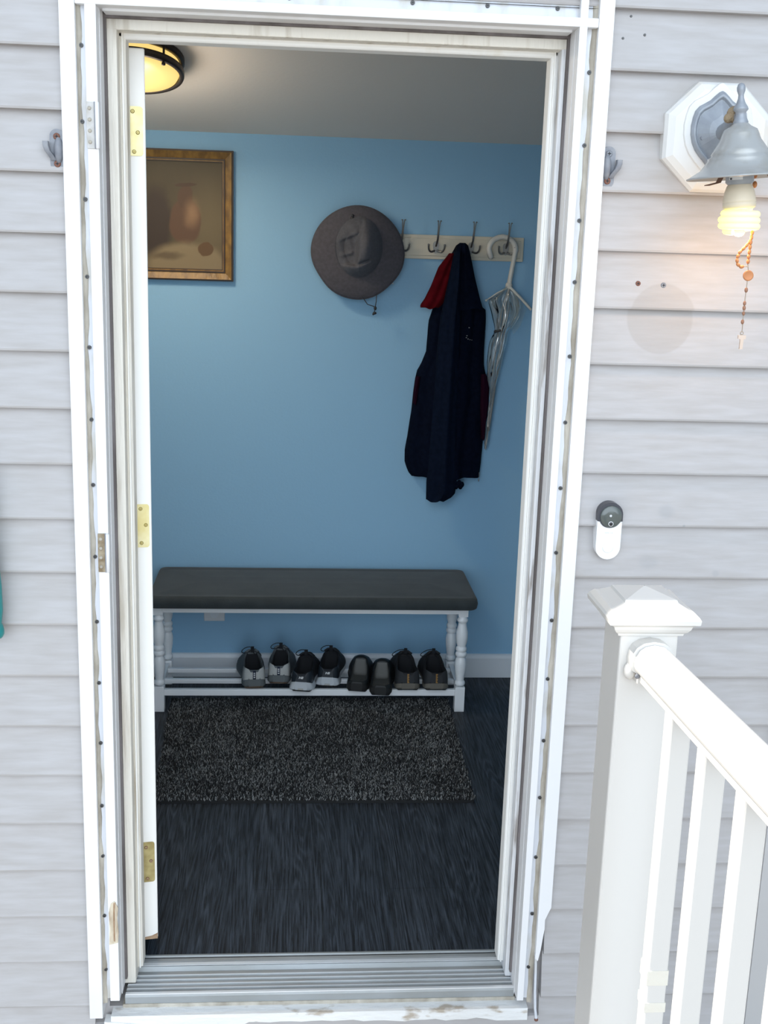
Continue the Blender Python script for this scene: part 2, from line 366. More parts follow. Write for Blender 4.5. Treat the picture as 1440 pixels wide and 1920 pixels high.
# rotten patch at the foot of the left raised face
rp_ = MB().prism([(0.0525, 0.16), (0.0715, 0.165), (0.0735, 0.19), (0.071, 0.225), (0.0735, 0.252), (0.066, 0.268), (0.0575, 0.262), (0.053, 0.240), (0.0545, 0.2)], 1, -0.0365, -0.033)
rp_.build('bare_patch', M['weathered'], tl)
MB().prism([(0.0625, 0.17), (0.0655, 0.168), (0.066, 0.245), (0.0685, 0.266), (0.0635, 0.264), (0.0625, 0.22)], 1, -0.0375, -0.036).build('split', M['brown_wood'], tl)

# storm door hinges left on the raised face (leaf and knuckle)
def storm_hinge(z0, z1, leafmat):
    h = MB().box(0.0505, 0.0655, -0.0375, -0.0335, z0, z1).build('hinge', leafmat, tl, bevel=0.001)
    MB().lathe([(0.0012, 0), (0.0042, 0.001), (0.0042, z1 - z0 - 0.001), (0.0012, z1 - z0)], (0.0705, -0.037, z0), n=12).build('knuckle', M['white_metal'], h)
    MB().box(0.0652, 0.0668, -0.040, -0.0335, z0, z1).build('pin_shadow_gap', M['zinc'], h)
    for k in range(4):
        zz = z0 + (z1 - z0) * (0.14 + 0.24 * k)
        MB().lathe([(0.0036, 0.001), (0.0036, -0.001), (0.002, -0.0016)], (0.0565, -0.0377, zz), 'y', n=10).build('rivet', M['caulk'], h)
storm_hinge(1.866, 1.951, M['hinge_leaf'])
storm_hinge(1.028, 1.110, M['rust_plate'])

# wooden jambs with the weather-strip groove and the stepped stop
def jamb(name, x_out, x_face, x_stop0, x_stop1, m1, zb):
    s_ = 1 if x_face > x_out else -1
    t = MB(); a, b_ = sorted((x_out - s_ * 0.035, x_face)); t.box(a, b_, 0.05, YI, zb, 2.16)
    o = struct(t.build(name, m1, bevel=0.003))
    a, b_ = sorted((x_out - s_ * 0.02, x_out + s_ * 0.0075)); MB().box(a, b_, 0.038, 0.052, zb + 0.02, 2.13).build('weather_strip', M['grey_gasket'], o)
    p = [(x_face - s_ * 0.004, 0.085), (x_stop1 - s_ * 0.004, 0.085), (x_stop1, 0.089), (x_stop1, 0.128), (x_stop1 - s_ * 0.003, YI - 0.012), (x_face - s_ * 0.004, YI - 0.012)]
    MB().prism(p, 2, zb + 0.02, 2.10).build('stop', M['paint_wood'] if m1 is M['paint_wood'] else M['door_paint'], o, bevel=0.0015)
    xg = x_face + s_ * 0.0045
    MB().box(min(xg, xg + s_ * 0.003), max(xg, xg + s_ * 0.003), 0.080, 0.0845, zb + 0.02, 2.10).build('stop_bead', M['door_paint'], o)
    return o
jamb('trim_6', 0.071, 0.097, 0.096, 0.109, M['paint_wood'], 0.0)
jamb('trim_7', 0.988, 0.972, 0.971, 0.959, M['bare_wood'], 0.0)
t = MB().box(0.0595, 1.0005, 0.0493, YI - 0.0007, 2.094, 2.1593)
o = struct(t.build('trim_8', M['paint_wood'], bevel=0.003))
MB().box(0.062, 0.998, 0.0373, 0.0515, 2.1135, 2.1293).build('weather_strip', M['grey_gasket'], o)
MB().prism([(0.085, 2.099), (0.085, 2.087), (0.089, 2.083), (0.128, 2.083), (YI - 0.012, 2.086), (YI - 0.012, 2.099)], 0, 0.097, 0.971).build('stop', M['door_paint'], o, bevel=0.0015)

# threshold: ribbed aluminium saddle, painted timber nosing beneath it
p = [(0.006, -0.022), (0.004, -0.004), (0.006, 0.0015), (0.012, 0.003), (0.0145, -0.0035)]
y = 0.030
for k in range(4):
    p += [(y - 0.0022, -0.0035), (y - 0.0012, -0.0008), (y + 0.0012, -0.0008), (y + 0.0022, -0.0035)]; y += 0.0165
p += [(0.098, -0.0035), (0.104, 0.006), (0.114, 0.0085), (0.119, 0.004), (0.124, 0.007), (0.134, 0.007), (0.137, 0.003), (0.141, 0.003), (0.144, 0.008), (0.152, 0.006), (0.155, 0.0), (0.155, -0.022)]
sad = struct(MB().prism(p, 0, 0.078, 0.986).build('trim_9', M['aluminium']))
MB().box(0.097, 0.972, 0.1395, 0.1425, 0.0031, 0.0042).build('seal_gap', M['black'], sad)
for yr in (0.030, 0.0465, 0.063, 0.0795):
    MB().box(0.079, 0.985, yr - 0.0012, yr + 0.0012, -0.002, 0.0006).build('rib', M['bright_alu'], sad)
MB().box(0.079, 0.985, 0.0055, 0.0125, 0.0012, 0.0038).build('front_edge', M['bright_alu'], sad)
MB().box(0.097, 0.972, 0.104, 0.1145, 0.0078, 0.0094).build('bright_ridge', M['bright_alu'], sad)
struct(MB().box(0.072, 0.99, 0.004, 0.08, -0.04, -0.0225).build('trim_10', M['caulk'], bevel=0.002))
# nosing with a ragged lower edge where paint and wood have broken away
top = [(0.05 + 0.965 * i / 40.0) for i in range(41)]
ragged = []
for i, x in enumerate(top):
    z = -0.0575 + 0.002 * math.sin(i * 1.3) + 0.0015 * math.sin(i * 2.9)
    if 0.03 < x < 0.17: z = -0.071
    elif x < 0.36: z = -0.066
    elif x < 0.62: z = -0.054 + 0.0012 * math.sin(i * 2)
    elif x > 0.93: z = -0.063
    ragged.append((x, z))
poly = [(x, -0.031) for x in top] + ragged[::-1]
struct(MB().prism(poly, 1, -0.026, 0.01).build('trim_11', M['sill_paint']))
struct(MB().prism([(0.035, -0.043), (0.15, -0.055), (0.145, -0.064), (0.135, -0.074), (0.05, -0.080), (0.035, -0.078)], 1, -0.029, 0.0).build('trim_12', M['sill_paint']))

# the door slab, swung past ninety degrees into the room; its hinge edge faces out
DA = math.radians(9.5)
dr = bpy.data.objects.new('door_1', None); COL.objects.link(dr); struct(dr)
dr.location = (0.137, 0.152, 0.0); dr.rotation_euler = (0, 0, DA)
sl = MB().box(-0.040, 0.0, 0.0, 0.80, 0.052, 2.078)
slab = sl.build('slab', M['door_paint'], dr, local=True, bevel=0.003)
pn = MB()
for z0, z1 in ((0.2, 0.95), (1.1, 1.9)):
    for y0, y1 in ((0.1, 0.37), (0.43, 0.70)): pn.box(-0.001, 0.004, y0, y1, z0, z1)
pn.build('raised_panel', M['door_paint'], slab, local=True, bevel=0.003)
MB().prism([(-0.039, 0.0515), (-0.001, 0.0515), (-0.001, 0.066), (-0.015, 0.060), (-0.03, 0.058), (-0.039, 0.054)], 1, -0.0012, 0.001).build('chipped_edge', M['brown_wood'], slab, local=True)
def dhinge(z0, z1, m1, m2, scr):
    cr = 0.006
    pts = [(-0.0385, z0), (-0.0055 - cr, z0)]
    pts += [(-0.0055 - cr + cr * math.sin(a), z0 + cr - cr * math.cos(a)) for a in (0.4, 0.8, 1.2, PI / 2)]
    pts += [(-0.0055 - cr + cr * math.cos(a), z1 - cr + cr * math.sin(a)) for a in (0, 0.4, 0.8, 1.2, PI / 2)]
    pts += [(-0.0385, z1)]
    h = MB().prism(pts, 1, -0.0022, 0.001).build('hinge', m1, dr, local=True)
    for x, z in scr:
        r = 0.0042
        q = MB().lathe([(r * 0.4, 0.001), (r, 0.0), (r, -0.0005), (r * 0.7, -0.001)], (x, -0.0025, z), 'y', n=14)
        q.lathe([(r * 0.62, 0.0), (r * 0.62, -0.0006)], (x, -0.0033, z), 'y', n=10, mi=1)
        q.box(x - r * 0.5, x + r * 0.5, -0.0045, -0.0038, z - r * 0.16, z + r * 0.16, 0); q.box(x - r * 0.16, x + r * 0.16, -0.0045, -0.0038, z - r * 0.5, z + r * 0.5, 0)
        q.build('screw', [m2, M['brass']], h, local=True)
dhinge(1.868, 1.965, M['brass'], M['brass_screw'], [(-0.026, 1.955), (-0.016, 1.914), (-0.024, 1.876)])
dhinge(1.033, 1.131, M['brass'], M['brass_screw'], [(-0.024, 1.121), (-0.013, 1.084), (-0.023, 1.043)])
dhinge(0.206, 0.310, M['old_brass'], M['rust'], [(-0.025, 0.297), (-0.014, 0.261), (-0.023, 0.215)])

# ---------------------------------------------------------------- ceiling lamp
M['lamp_glass'] = mat('lit_amber_glass', (0.16, 0.12, 0.06), 0.4, emit=(1.0, 0.70, 0.22), estr=0.80)
M['bronze'] = mat('dark_bronze', (0.028, 0.022, 0.020), 0.45, 0.5)
LX, LY = -0.055, 1.43
lz = zc(LY)
lamp = thing('ceiling_lamp', 'round lit ceiling lamp with dark bronze rings and amber glass', 'lamp', (LX, LY, lz))
TL = Matrix.Rotation(-math.atan(SL), 4, 'X')
RL = 0.152
MB().lathe([(RL * 0.98, 0.0), (RL, -0.004), (RL, -0.017), (RL * 0.95, -0.020), (RL * 0.9, -0.0195), (RL * 0.9, 0)], n=64).xf(TL).build('base_ring', M['bronze'], lamp, local=True)
MB().lathe([(RL * 0.89, -0.004), (RL * 0.90, -0.02), (RL * 0.90, -0.050), (RL * 0.86, -0.062), (RL * 0.6, -0.070), (RL * 0.3, -0.073), (0.001, -0.074)], n=64).xf(TL).build('glass_shade', M['lamp_glass'], lamp, local=True)
MB().lathe([(RL * 0.905, -0.040), (RL * 0.99, -0.040), (RL * 1.0, -0.044), (RL * 1.0, -0.056), (RL * 0.985, -0.061), (RL * 0.92, -0.062), (RL * 0.905, -0.058), (RL * 0.905, -0.040)], n=64, caps=False).xf(TL).build('lower_ring', M['bronze'], lamp, local=True)
for a in (-0.80, 2.30, 3.90):
    x, y_ = RL * 0.955 * math.cos(a), RL * 0.955 * math.sin(a)
    MB().lathe([(0.0035, -0.016), (0.0035, -0.064), (0.006, -0.066), (0.006, -0.072), (0.002, -0.074)], (x, y_, 0), n=12).xf(TL).build('post', M['bronze'], lamp, local=True)
ld = bpy.data.lights.new('ceiling_lamp_light', 'AREA'); ld.shape = 'DISK'; ld.size = 0.26; ld.energy = 7.5; ld.color = (1.0, 0.80, 0.58)
lo = bpy.data.objects.new('lamp_light', ld); COL.objects.link(lo); lo.parent = lamp
lo.matrix_local = TL @ Matrix.Translation((0, 0, -0.080))
ld2 = bpy.data.lights.new('ceiling_lamp_glow', 'POINT'); ld2.energy = 3.6; ld2.color = (1.0, 0.84, 0.66); ld2.shadow_soft_size = 0.09
lo2 = bpy.data.objects.new('lamp_glow', ld2); COL.objects.link(lo2); lo2.parent = lamp
lo2.matrix_local = TL @ Matrix.Translation((0, 0, -0.20))

# ---------------------------------------------------------------- picture
M['gold_wood'] = mat('gilt_wood_frame', (0.27, 0.145, 0.03), 0.45, col2=(0.13, 0.065, 0.016), nscale=22, stretch=(2, 1, 1.2), lo=0.35, hi=0.7, bump=0.3)
M['dark_wood'] = mat('dark_wood_edge', (0.035, 0.018, 0.010), 0.5)
m = bpy.data.materials.new('sepia_still_life'); m.use_nodes = True; nt = m.node_tree; b = nt.nodes['Principled BSDF']; b.inputs['Roughness'].default_value = 0.55
tc = N(nt, 'ShaderNodeTexCoord'); sx = N(nt, 'ShaderNodeSeparateXYZ'); nt.links.new(tc.outputs['Object'], sx.inputs[0])
nz = N(nt, 'ShaderNodeTexNoise'); nz.inputs['Scale'].default_value = 14; nz.inputs['Detail'].default_value = 6; nt.links.new(tc.outputs['Object'], nz.inputs['Vector'])
def wob(sock, amt): return math_node(nt, 'ADD', sock, math_node(nt, 'MULTIPLY', math_node(nt, 'SUBTRACT', nz.outputs['Fac'], 0.5), amt))
X_, Z_ = wob(sx.outputs[0], 0.03), wob(sx.outputs[2], 0.03)
c = mixc(nt, nz.outputs['Fac'], (0.050, 0.035, 0.013), (0.075, 0.054, 0.022))
c = mixc(nt, ellipse(nt, X_, Z_, 0.29, 0.20, 0.09, 0.14, 0.9), c, (0.125, 0.092, 0.042))          # wall tone
c = mixc(nt, ellipse(nt, X_, Z_, 0.085, 0.20, 0.055, 0.13, 0.3), c, (0.030, 0.016, 0.008))       # dark drape
c = mixc(nt, ellipse(nt, X_, Z_, 0.19, 0.21, 0.058, 0.080, 0.10), c, (0.090, 0.042, 0.018))        # clay jug body
c = mixc(nt, ellipse(nt, X_, Z_, 0.19, 0.295, 0.026, 0.04, 0.12), c, (0.080, 0.038, 0.016))        # jug neck
c = mixc(nt, ellipse(nt, X_, Z_, 0.215, 0.24, 0.022, 0.038, 0.9), c, (0.24, 0.135, 0.065))
c = mixc(nt, ellipse(nt, X_, Z_, 0.19, 0.338, 0.036, 0.008, 0.2), c, (0.060, 0.028, 0.011))
c = mixc(nt, ellipse(nt, X_, Z_, 0.20, 0.05, 0.15, 0.085, 0.18), c, (0.21, 0.155, 0.080))         # cloth
c = mixc(nt, ellipse(nt, X_, Z_, 0.265, 0.115, 0.027, 0.025, 0.1), c, (0.10, 0.05, 0.014))           # pear
c = mixc(nt, ellipse(nt, X_, Z_, 0.12, 0.085, 0.05, 0.012, 0.6), c, (0.11, 0.075, 0.035))
nt.links.new(c, b.inputs['Base Color'])
M['art'] = m
PX0, PX1, PZ0, PZ1 = -0.150, 0.215, 1.557, 2.020
pic = thing('framed_picture', 'sepia toned picture in a carved gold brown wood frame on the blue wall', 'picture', (PX0, YB, PZ0))
def frame_ring(inset0, inset1, y0, y1, name, mt, h1=None):
    t = MB()
    a = [(PX0 + inset0, PZ0 + inset0), (PX1 - inset0, PZ0 + inset0), (PX1 - inset0, PZ1 - inset0), (PX0 + inset0, PZ1 - inset0)]
    c_ = [(PX0 + inset1, PZ0 + inset1), (PX1 - inset1, PZ0 + inset1), (PX1 - inset1, PZ1 - inset1), (PX0 + inset1, PZ1 - inset1)]
    h1 = y0 if h1 is None else h1
    for i in range(4):
        j = (i + 1) % 4
        V = [(a[i][0], y1, a[i][1]), (a[j][0], y1, a[j][1]), (a[j][0], y0, a[j][1]), (a[i][0], y0, a[i][1]),
             (c_[i][0], y1, c_[i][1]), (c_[j][0], y1, c_[j][1]), (c_[j][0], h1, c_[j][1]), (c_[i][0], h1, c_[i][1])]
        t.add(V, [(0, 1, 2, 3), (7, 6, 5, 4), (3, 2, 6, 7), (0, 4, 5, 1)])
    return t.build(name, mt, pic)
frame_ring(0.0, 0.006, YB - 0.020, YB, 'outer_moulding', M['dark_wood'])
frame_ring(0.006, 0.030, YB - 0.026, YB, 'frame', M['gold_wood'], YB - 0.016)
frame_ring(0.030, 0.035, YB - 0.019, YB, 'inner_bead', M['dark_wood'])
frame_ring(0.035, 0.039, YB - 0.014, YB, 'inner_lip', M['gold_wood'])
frame_ring(0.039, 0.042, YB - 0.012, YB, 'inner_moulding', M['dark_wood'])
MB().box(PX0 + 0.036, PX1 - 0.036, YB - 0.007, YB - 0.001, PZ0 + 0.036, PZ1 - 0.036).build('print', M['art'], pic)

# ---------------------------------------------------------------- coat rack
M['cream'] = mat('cream_board_paint', (0.60, 0.56, 0.46), 0.5)
M['nickel'] = mat('satin_nickel', (0.28, 0.27, 0.26), 0.28, 0.9)
M['pewter'] = mat('grey_hook_plate', (0.30, 0.30, 0.29), 0.45, 0.5)
rack = thing('coat_rack', 'cream painted hook board with silver triple hooks on the blue wall', 'coat rack', (0.92, YB, 1.66))
rb = MB().box(0.555, 1.296, YB - 0.012, YB, 1.660, 1.748)
rb.box(0.567, 1.284, YB - 0.016, YB - 0.010, 1.672, 1.736)
rb.build('board', M['cream'], rack, bevel=0.002)
def hook(x):
    zc_ = 1.704; y0 = YB - 0.016
    pts = []
    for k in range(20):
        a = 2 * PI * k / 20
        wd = 0.0105 + 0.004 * math.sin(a) * (1 if math.sin(a) > 0 else 0.2)
        pts.append((x + wd * math.cos(a), zc_ + 0.022 * math.sin(a)))
    h = MB().prism(pts, 1, y0 - 0.006, y0).build('hook', M['pewter'], rack, bevel=0.002)
    u = MB(); dx = 0.010
    for s_ in (-1, 1):
        u.tube([(x + dx * 0.0 + s_ * 0.0005, y0 - 0.005, zc_ + 0.004), (x + 0.003 + s_ * 0.001, y0 - 0.028, zc_ + 0.028), (x + 0.004 + s_ * 0.0015, y0 - 0.040, zc_ + 0.065), (x + 0.005 + s_ * 0.0035, y0 - 0.046, zc_ + 0.092)], [0.0035, 0.003, 0.0022, 0.002], n=8)
        u.ball((x + 0.005 + s_ * 0.0052, y0 - 0.047, zc_ + 0.094), 0.0035, sc=(1.1, 1, 0.7))
    u.build('upper_prong', M['nickel'], h)
    for s_ in (-1, 1):
        path = []
        for k in range(10):
            t = k / 9
            path.append((x + s_ * (0.004 + 0.026 * math.sin(t * PI / 2 * 1.05)), y0 - 0.004 - 0.024 * t, zc_ - 0.012 - 0.008 * math.sin(t * PI) + 0.020 * t * t))
        MB().tube(path, [0.0042 - 0.001 * (k / 9) for k in range(10)], n=8).ball(path[-1], 0.0042).build('lower_prong', M['nickel'], h)
for x in (0.700, 0.832, 0.964, 1.096, 1.227): hook(x)

# ---------------------------------------------------------------- hat
M['hat'] = mat('grey_hat_fabric', (0.088, 0.081, 0.094), 0.92, col2=(0.070, 0.065, 0.075), nscale=90, bump=0.15, bscale=400)
M['hat_in'] = mat('grey_hat_crown', (0.094, 0.094, 0.108), 0.92, col2=(0.078, 0.077, 0.088), nscale=90, bump=0.15, bscale=400)
M['fleck'] = mat('pale_paint_fleck', (0.6, 0.6, 0.6), 0.8)
HX, HZ, HY = 0.672, 1.672, YB - 0.075
hat = thing('sun_hat', 'wide brimmed dark grey sun hat with a collapsed crown hanging on the rack', 'hat', (HX, HY, HZ))
def brim_r(a):
    k = 0.168 + 0.004 * math.cos(2 * a + 0.5)
    k += 0.006 * math.exp(-((math.atan2(math.sin(a - 1.5), math.cos(a - 1.5))) / 0.6) ** 2)
    k -= 0.007 * math.exp(-((math.atan2(math.sin(a + 2.6), math.cos(a + 2.6))) / 0.35) ** 2)
    k -= 0.008 * math.exp(-((math.atan2(math.sin(a + 0.75), math.cos(a + 0.75))) / 0.4) ** 2)
    return k
CRX, CRZ = 0.088, 0.110
rows = []
n = 72
for i in range(13):
    t = i / 12; row = []
    for k in range(n):
        a = 2 * PI * k / n
        ri = 1.0 / math.sqrt((math.cos(a) / CRX) ** 2 + (math.sin(a) / CRZ) ** 2)
        cx_, cz_ = 0.002, 0.024
        ox, oz = brim_r(a) * math.cos(a), brim_r(a) * math.sin(a)
        x = (cx_ + ri * 0.96 * math.cos(a)) * (1 - t) + ox * t; z = (cz_ + ri * 0.96 * math.sin(a)) * (1 - t) + oz * t
        y_ = -0.012 + 0.020 * t + 0.006 * math.sin(2 * a + 0.6) * t + 0.004 * math.sin(3 * a) * t * t + (0.010 * t ** 3)
        row.append((HX + x, HY + y_, HZ + z))
    rows.append(row)
MB().grid(rows, closed=True).build('brim', M['hat'], hat, solid=0.003)
MB().tube(rows[-1], 0.0022, n=6, closed=True).build('brim_edge', M['hat_in'], hat)
def brim_y(dx, dz):
    a = math.atan2(dz, dx); t = max(0.0, min(1.0, (math.hypot(dx, dz) - 0.10) / (brim_r(a) - 0.10)))
    return -0.012 + 0.020 * t + 0.006 * math.sin(2 * a + 0.6) * t + 0.004 * math.sin(3 * a) * t * t + (0.010 * t ** 3)
def seg_d(px, pz, ax, az, bx, bz):
    dx, dz = bx - ax, bz - az; t = max(0, min(1, ((px - ax) * dx + (pz - az) * dz) / (dx * dx + dz * dz)))
    return math.hypot(px - ax - t * dx, pz - az - t * dz)
rows = []
nr = 70; nc = 200
for i in range(nr + 1):
    t = i / nr; row = []
    for k in range(nc):
        a = 2 * PI * k / nc
        ri = 1.0 / math.sqrt((math.cos(a) / CRX) ** 2 + (math.sin(a) / CRZ) ** 2)
        rr = 1 - t * 0.999
        x, z = ri * rr * math.cos(a), ri * rr * math.sin(a)
        h = 0.062 * (1 - rr ** 3.2)
        # the right lobe folds over the sunken left side; smaller folds upper left and along the lower band
        k_ = 1 - rr ** 2
        sg = lambda q, wd_: 1 / (1 + math.exp(-max(-40, min(40, q / wd_))))
        xc = lerp(z, [-.075, -.062, .02, .085], [-.020, -.008, -.006, .014])
        h += 0.030 * math.exp(-(((x - 0.026) / 0.032) ** 2 + ((z - 0.010) / 0.070) ** 2)) * k_
        h -= (0.030 + 0.016 * math.exp(-((z + 0.02) / 0.05) ** 2)) * (1 - sg(x - xc, 0.0022)) * sg(z + 0.064 - 0.1 * (x + 0.03), 0.003) * min(1, k_ * 1.6)
        h += 0.018 * sg((z - 0.018) - 0.45 * (x + 0.07), 0.003) * (1 - sg(x - xc + 0.004, 0.003)) * k_
        h += 0.012 * math.exp(-(seg_d(x, z, -0.062, -0.030, -0.030, -0.022) / 0.008) ** 2) * k_
        h -= 0.010 * math.exp(-(seg_d(x, z, -0.010, -0.064, 0.036, -0.046) / 0.006) ** 2)
        h += 0.0035 * math.sin(x * 150 + z * 70) * (1 - rr ** 2) * (1 if x < 0 else 0.2)
        row.append((HX + 0.002 + x, HY - 0.012 - max(h, 0.0), HZ + 0.024 + z))
    rows.append(row)
MB().grid(rows, closed=True).build('crown', M['hat_in'], hat)
band = []
for k in range(n):
    a = 2 * PI * k / n; ri = 0.985 / math.sqrt((math.cos(a) / CRX) ** 2 + (math.sin(a) / CRZ) ** 2)
    band.append((HX + 0.002 + ri * math.cos(a), HY - 0.014, HZ + 0.024 + ri * math.sin(a)))
MB().tube(band, 0.0018, n=6, closed=True).build('crown_seam', M['hat_in'], hat)
co = MB().tube([(HX + 0.020, HY + 0.01, HZ - 0.155), (HX + 0.040, HY + 0.004, HZ - 0.182), (HX + 0.062, HY, HZ - 0.188), (HX + 0.068, HY, HZ - 0.192)], 0.0016, n=6)
co.tube([(HX + 0.073, HY + 0.01, HZ - 0.145), (HX + 0.072, HY + 0.004, HZ - 0.17), (HX + 0.068, HY, HZ - 0.192), (HX + 0.066, HY, HZ - 0.208)], 0.0016, n=6)
co.build('chin_cord', M['black'], hat)
MB().ball((HX + 0.0685, HY, HZ - 0.195), 0.007, sc=(0.8, 0.7, 1.1)).ball((HX + 0.067, HY, HZ - 0.213), 0.006, sc=(1.2, 0.9, 0.9)).ball((HX + 0.062, HY, HZ - 0.217), 0.004).build('toggle', M['black'], hat)
MB().ball((HX - 0.024, HY - 0.014, HZ + 0.124), 0.0085, sc=(1, 0.6, 0.9)).ball((HX - 0.024, HY - 0.014, HZ + 0.134), 0.005, sc=(1, 0.6, 1.2)).build('cord_knob', M['black'], hat)
for dx, dz, r in ((-0.047, 0.1405, 0.0040), (-0.0405, 0.138, 0.0034), (-0.035, 0.139, 0.0022), (-0.058, 0.1435, 0.0026), (0.132, -0.104, 0.0024)):
    MB().ball((HX + dx, HY + brim_y(dx, dz) - 0.0018, HZ + dz), r, sc=(1.2, 0.5, 0.8)).build('paint_fleck', M['fleck'], hat)

# ---------------------------------------------------------------- jacket
M['navy'] = mat('navy_cloth', (0.0016, 0.0034, 0.0105), 0.9, col2=(0.0026, 0.0052, 0.015), nscale=60, bump=0.12, bscale=300, spec=0.06)
M['navy_sleeve'] = mat('navy_sleeve_cloth', (0.0026, 0.0058, 0.0155), 0.9, col2=(0.004, 0.008, 0.021), nscale=60, bump=0.12, bscale=300, spec=0.06)
M['red'] = mat('red_lining', (0.060, 0.0015, 0.004), 0.9, col2=(0.088, 0.003, 0.007), nscale=30, bump=0.2, spec=0.06)
M['maroon'] = mat('maroon_panel', (0.014, 0.0025, 0.010), 0.9, spec=0.06)
jk = thing('jacket', 'navy jacket with red lining showing, hung from the third silver hook', 'jacket', (1.05, YB - 0.03, 1.70))
def sheet(rows, name, mt, back, thick, nf=2.5, amp=0.008, ph=0.0, nu=40, nz=60, parent=jk, sharp=0.45):
    """a hanging piece of cloth: rows (z, x left, x right) from top to bottom, rounded front with vertical folds, flat back"""
    zs = [r[0] for r in rows][::-1]; xl = [r[1] for r in rows][::-1]; xr = [r[2] for r in rows][::-1]
    R_ = []
    z_hi, z_lo = rows[0][0], rows[-1][0]
    for i in range(nz + 1):
        z = z_hi + (z_lo - z_hi) * i / nz
        a, b_ = lerp(z, zs, xl), lerp(z, zs, xr); row = []
        tp = min(1.0, (i / nz) * 5 + 0.25)
        for k in range(nu + 1):
            u = k / nu
            y_ = back - thick * (max(0, math.sin(PI * u)) ** sharp) - amp * tp * math.sin(PI * u) * (math.sin(2 * PI * nf * u + ph + 1.2 * math.sin(i / nz * 2.2)) + 0.4 * math.sin(2 * PI * nf * 2.1 * u + 2 + 3 * i / nz))
            row.append((a + (b_ - a) * u, y_, z + 0.004 * math.sin(u * 9 + ph) * (i / nz)))
        for k in range(nu, -1, -1):
            u = k / nu; row.append((a + (b_ - a) * u, back + 0.002 + 0.01 * math.sin(PI * u), z))
        R_.append(row)
    t = MB().grid(R_, closed=True)
    nn = len(R_[0])
    for ring in (R_[0], R_[-1]):
        o_ = len(t.v); t.v += ring
        for k in range(nu): t.f.append((o_ + k, o_ + k + 1, o_ + nn - 2 - k, o_ + nn - 1 - k)); t.m.append(0); t.sm.append(True)
    return t.build(name, mt, parent)
BK = YB - 0.022
jbody = sheet([(1.714, 1.040, 1.072), (1.675, 1.020, 1.088), (1.613, 1.010, 1.103), (1.543, 0.985, 1.124), (1.487, 0.962, 1.147), (1.479, 0.961, 1.163), (1.432, 0.947, 1.165), (1.36, 0.944, 1.164), (1.318, 0.942, 1.164), (1.269, 0.924, 1.166), (1.247, 0.911, 1.172), (1.214, 0.904, 1.182), (1.165, 0.899, 1.190), (1.09, 0.894, 1.182), (1.053, 0.889, 1.179), (0.991, 0.882, 1.177), (0.941, 0.874, 1.175), (0.891, 0.875, 1.173), (0.852, 0.890, 1.170), (0.835, 0.905, 1.168)], 'body', M['navy'], BK, 0.055, nf=3.2, amp=0.012, ph=0.6)
sheet([(1.7225, 1.046, 1.066), (1.717, 1.036, 1.076), (1.68, 1.030, 1.088), (1.60, 1.022, 1.108), (1.52, 1.012, 1.132), (1.482, 1.005, 1.146)], 'hood', M['navy'], BK - 0.050, 0.022, nf=1.5, amp=0.006, ph=1.0, nz=30)
sheet([(1.690, 1.026, 1.052), (1.60, 1.012, 1.058), (1.45, 0.986, 1.062), (1.318, 0.978, 1.064), (1.1, 0.968, 1.066), (0.95, 0.962, 1.070), (0.82, 0.958, 1.076), (0.775, 0.959, 1.070), (0.752, 0.959, 1.030)], 'sleeve', M['navy_sleeve'], BK - 0.045, 0.042, nf=1.3, amp=0.009, ph=2.1)
sheet([(1.684, 1.012, 1.034), (1.633, 0.974, 1.030), (1.562, 0.948, 1.018), (1.514, 0.926, 1.006), (1.492, 0.911, 0.995), (1.482, 0.912, 0.980)], 'lining', M['red'], BK - 0.022, 0.030, nf=1.0, amp=0.004, ph=0.3, nz=30)
sheet([(1.24, 1.150, 1.172), (1.19, 1.150, 1.186), (1.12, 1.152, 1.188), (1.05, 1.160, 1.180), (0.99, 1.164, 1.178)], 'side_panel', M['maroon'], BK - 0.030, 0.020, nf=1, amp=0.002, nz=20, nu=12)
sheet([(1.225, 0.905, 0.925), (1.17, 0.898, 0.918), (1.12, 0.897, 0.912)], 'side_panel', M['maroon'], BK - 0.012, 0.022, nf=1, amp=0.002, nz=14, nu=10)
cf = MB()
for k in range(7):
    x = 1.062 + 0.0055 * k; cf.ball((x, BK - 0.055, 0.815 + 0.008 * math.sin(k * 2.1)), 0.009, sc=(1, 1.2, 1.3))
cf.build('cuff', M['navy'], jk)
zp = MB().box(1.1605, 1.1625, BK - 0.045, BK - 0.042, 0.838, 0.862).ball((1.1615, BK - 0.044, 0.832), 0.003, sc=(0.8, 0.6, 2.2))
zp.build('zip_pull', M['nickel'], jk)
from mathutils.bvhtree import BVHTree
def surf_y(o, x, z):
    off = o.matrix_world.translation if False else Vector(o.parent.location)
    me_ = o.data; bv = BVHTree.FromPolygons([v.co + off for v in me_.vertices], [tuple(p.vertices) for p in me_.polygons])
    h = bv.ray_cast(Vector((x, -1, z)), Vector((0, 1, 0))); return h[0].y
for dx, dz in ((1.085, 1.378), (1.092, 1.373), (1.099, 1.370), (1.087, 1.385), (1.108, 1.368), (1.094, 1.415)):
    MB().ball((dx, surf_y(jbody, dx, dz), dz), 0.0022, sc=(1.3, 0.4, 0.8)).build('paint_fleck', M['pewter'], jk)

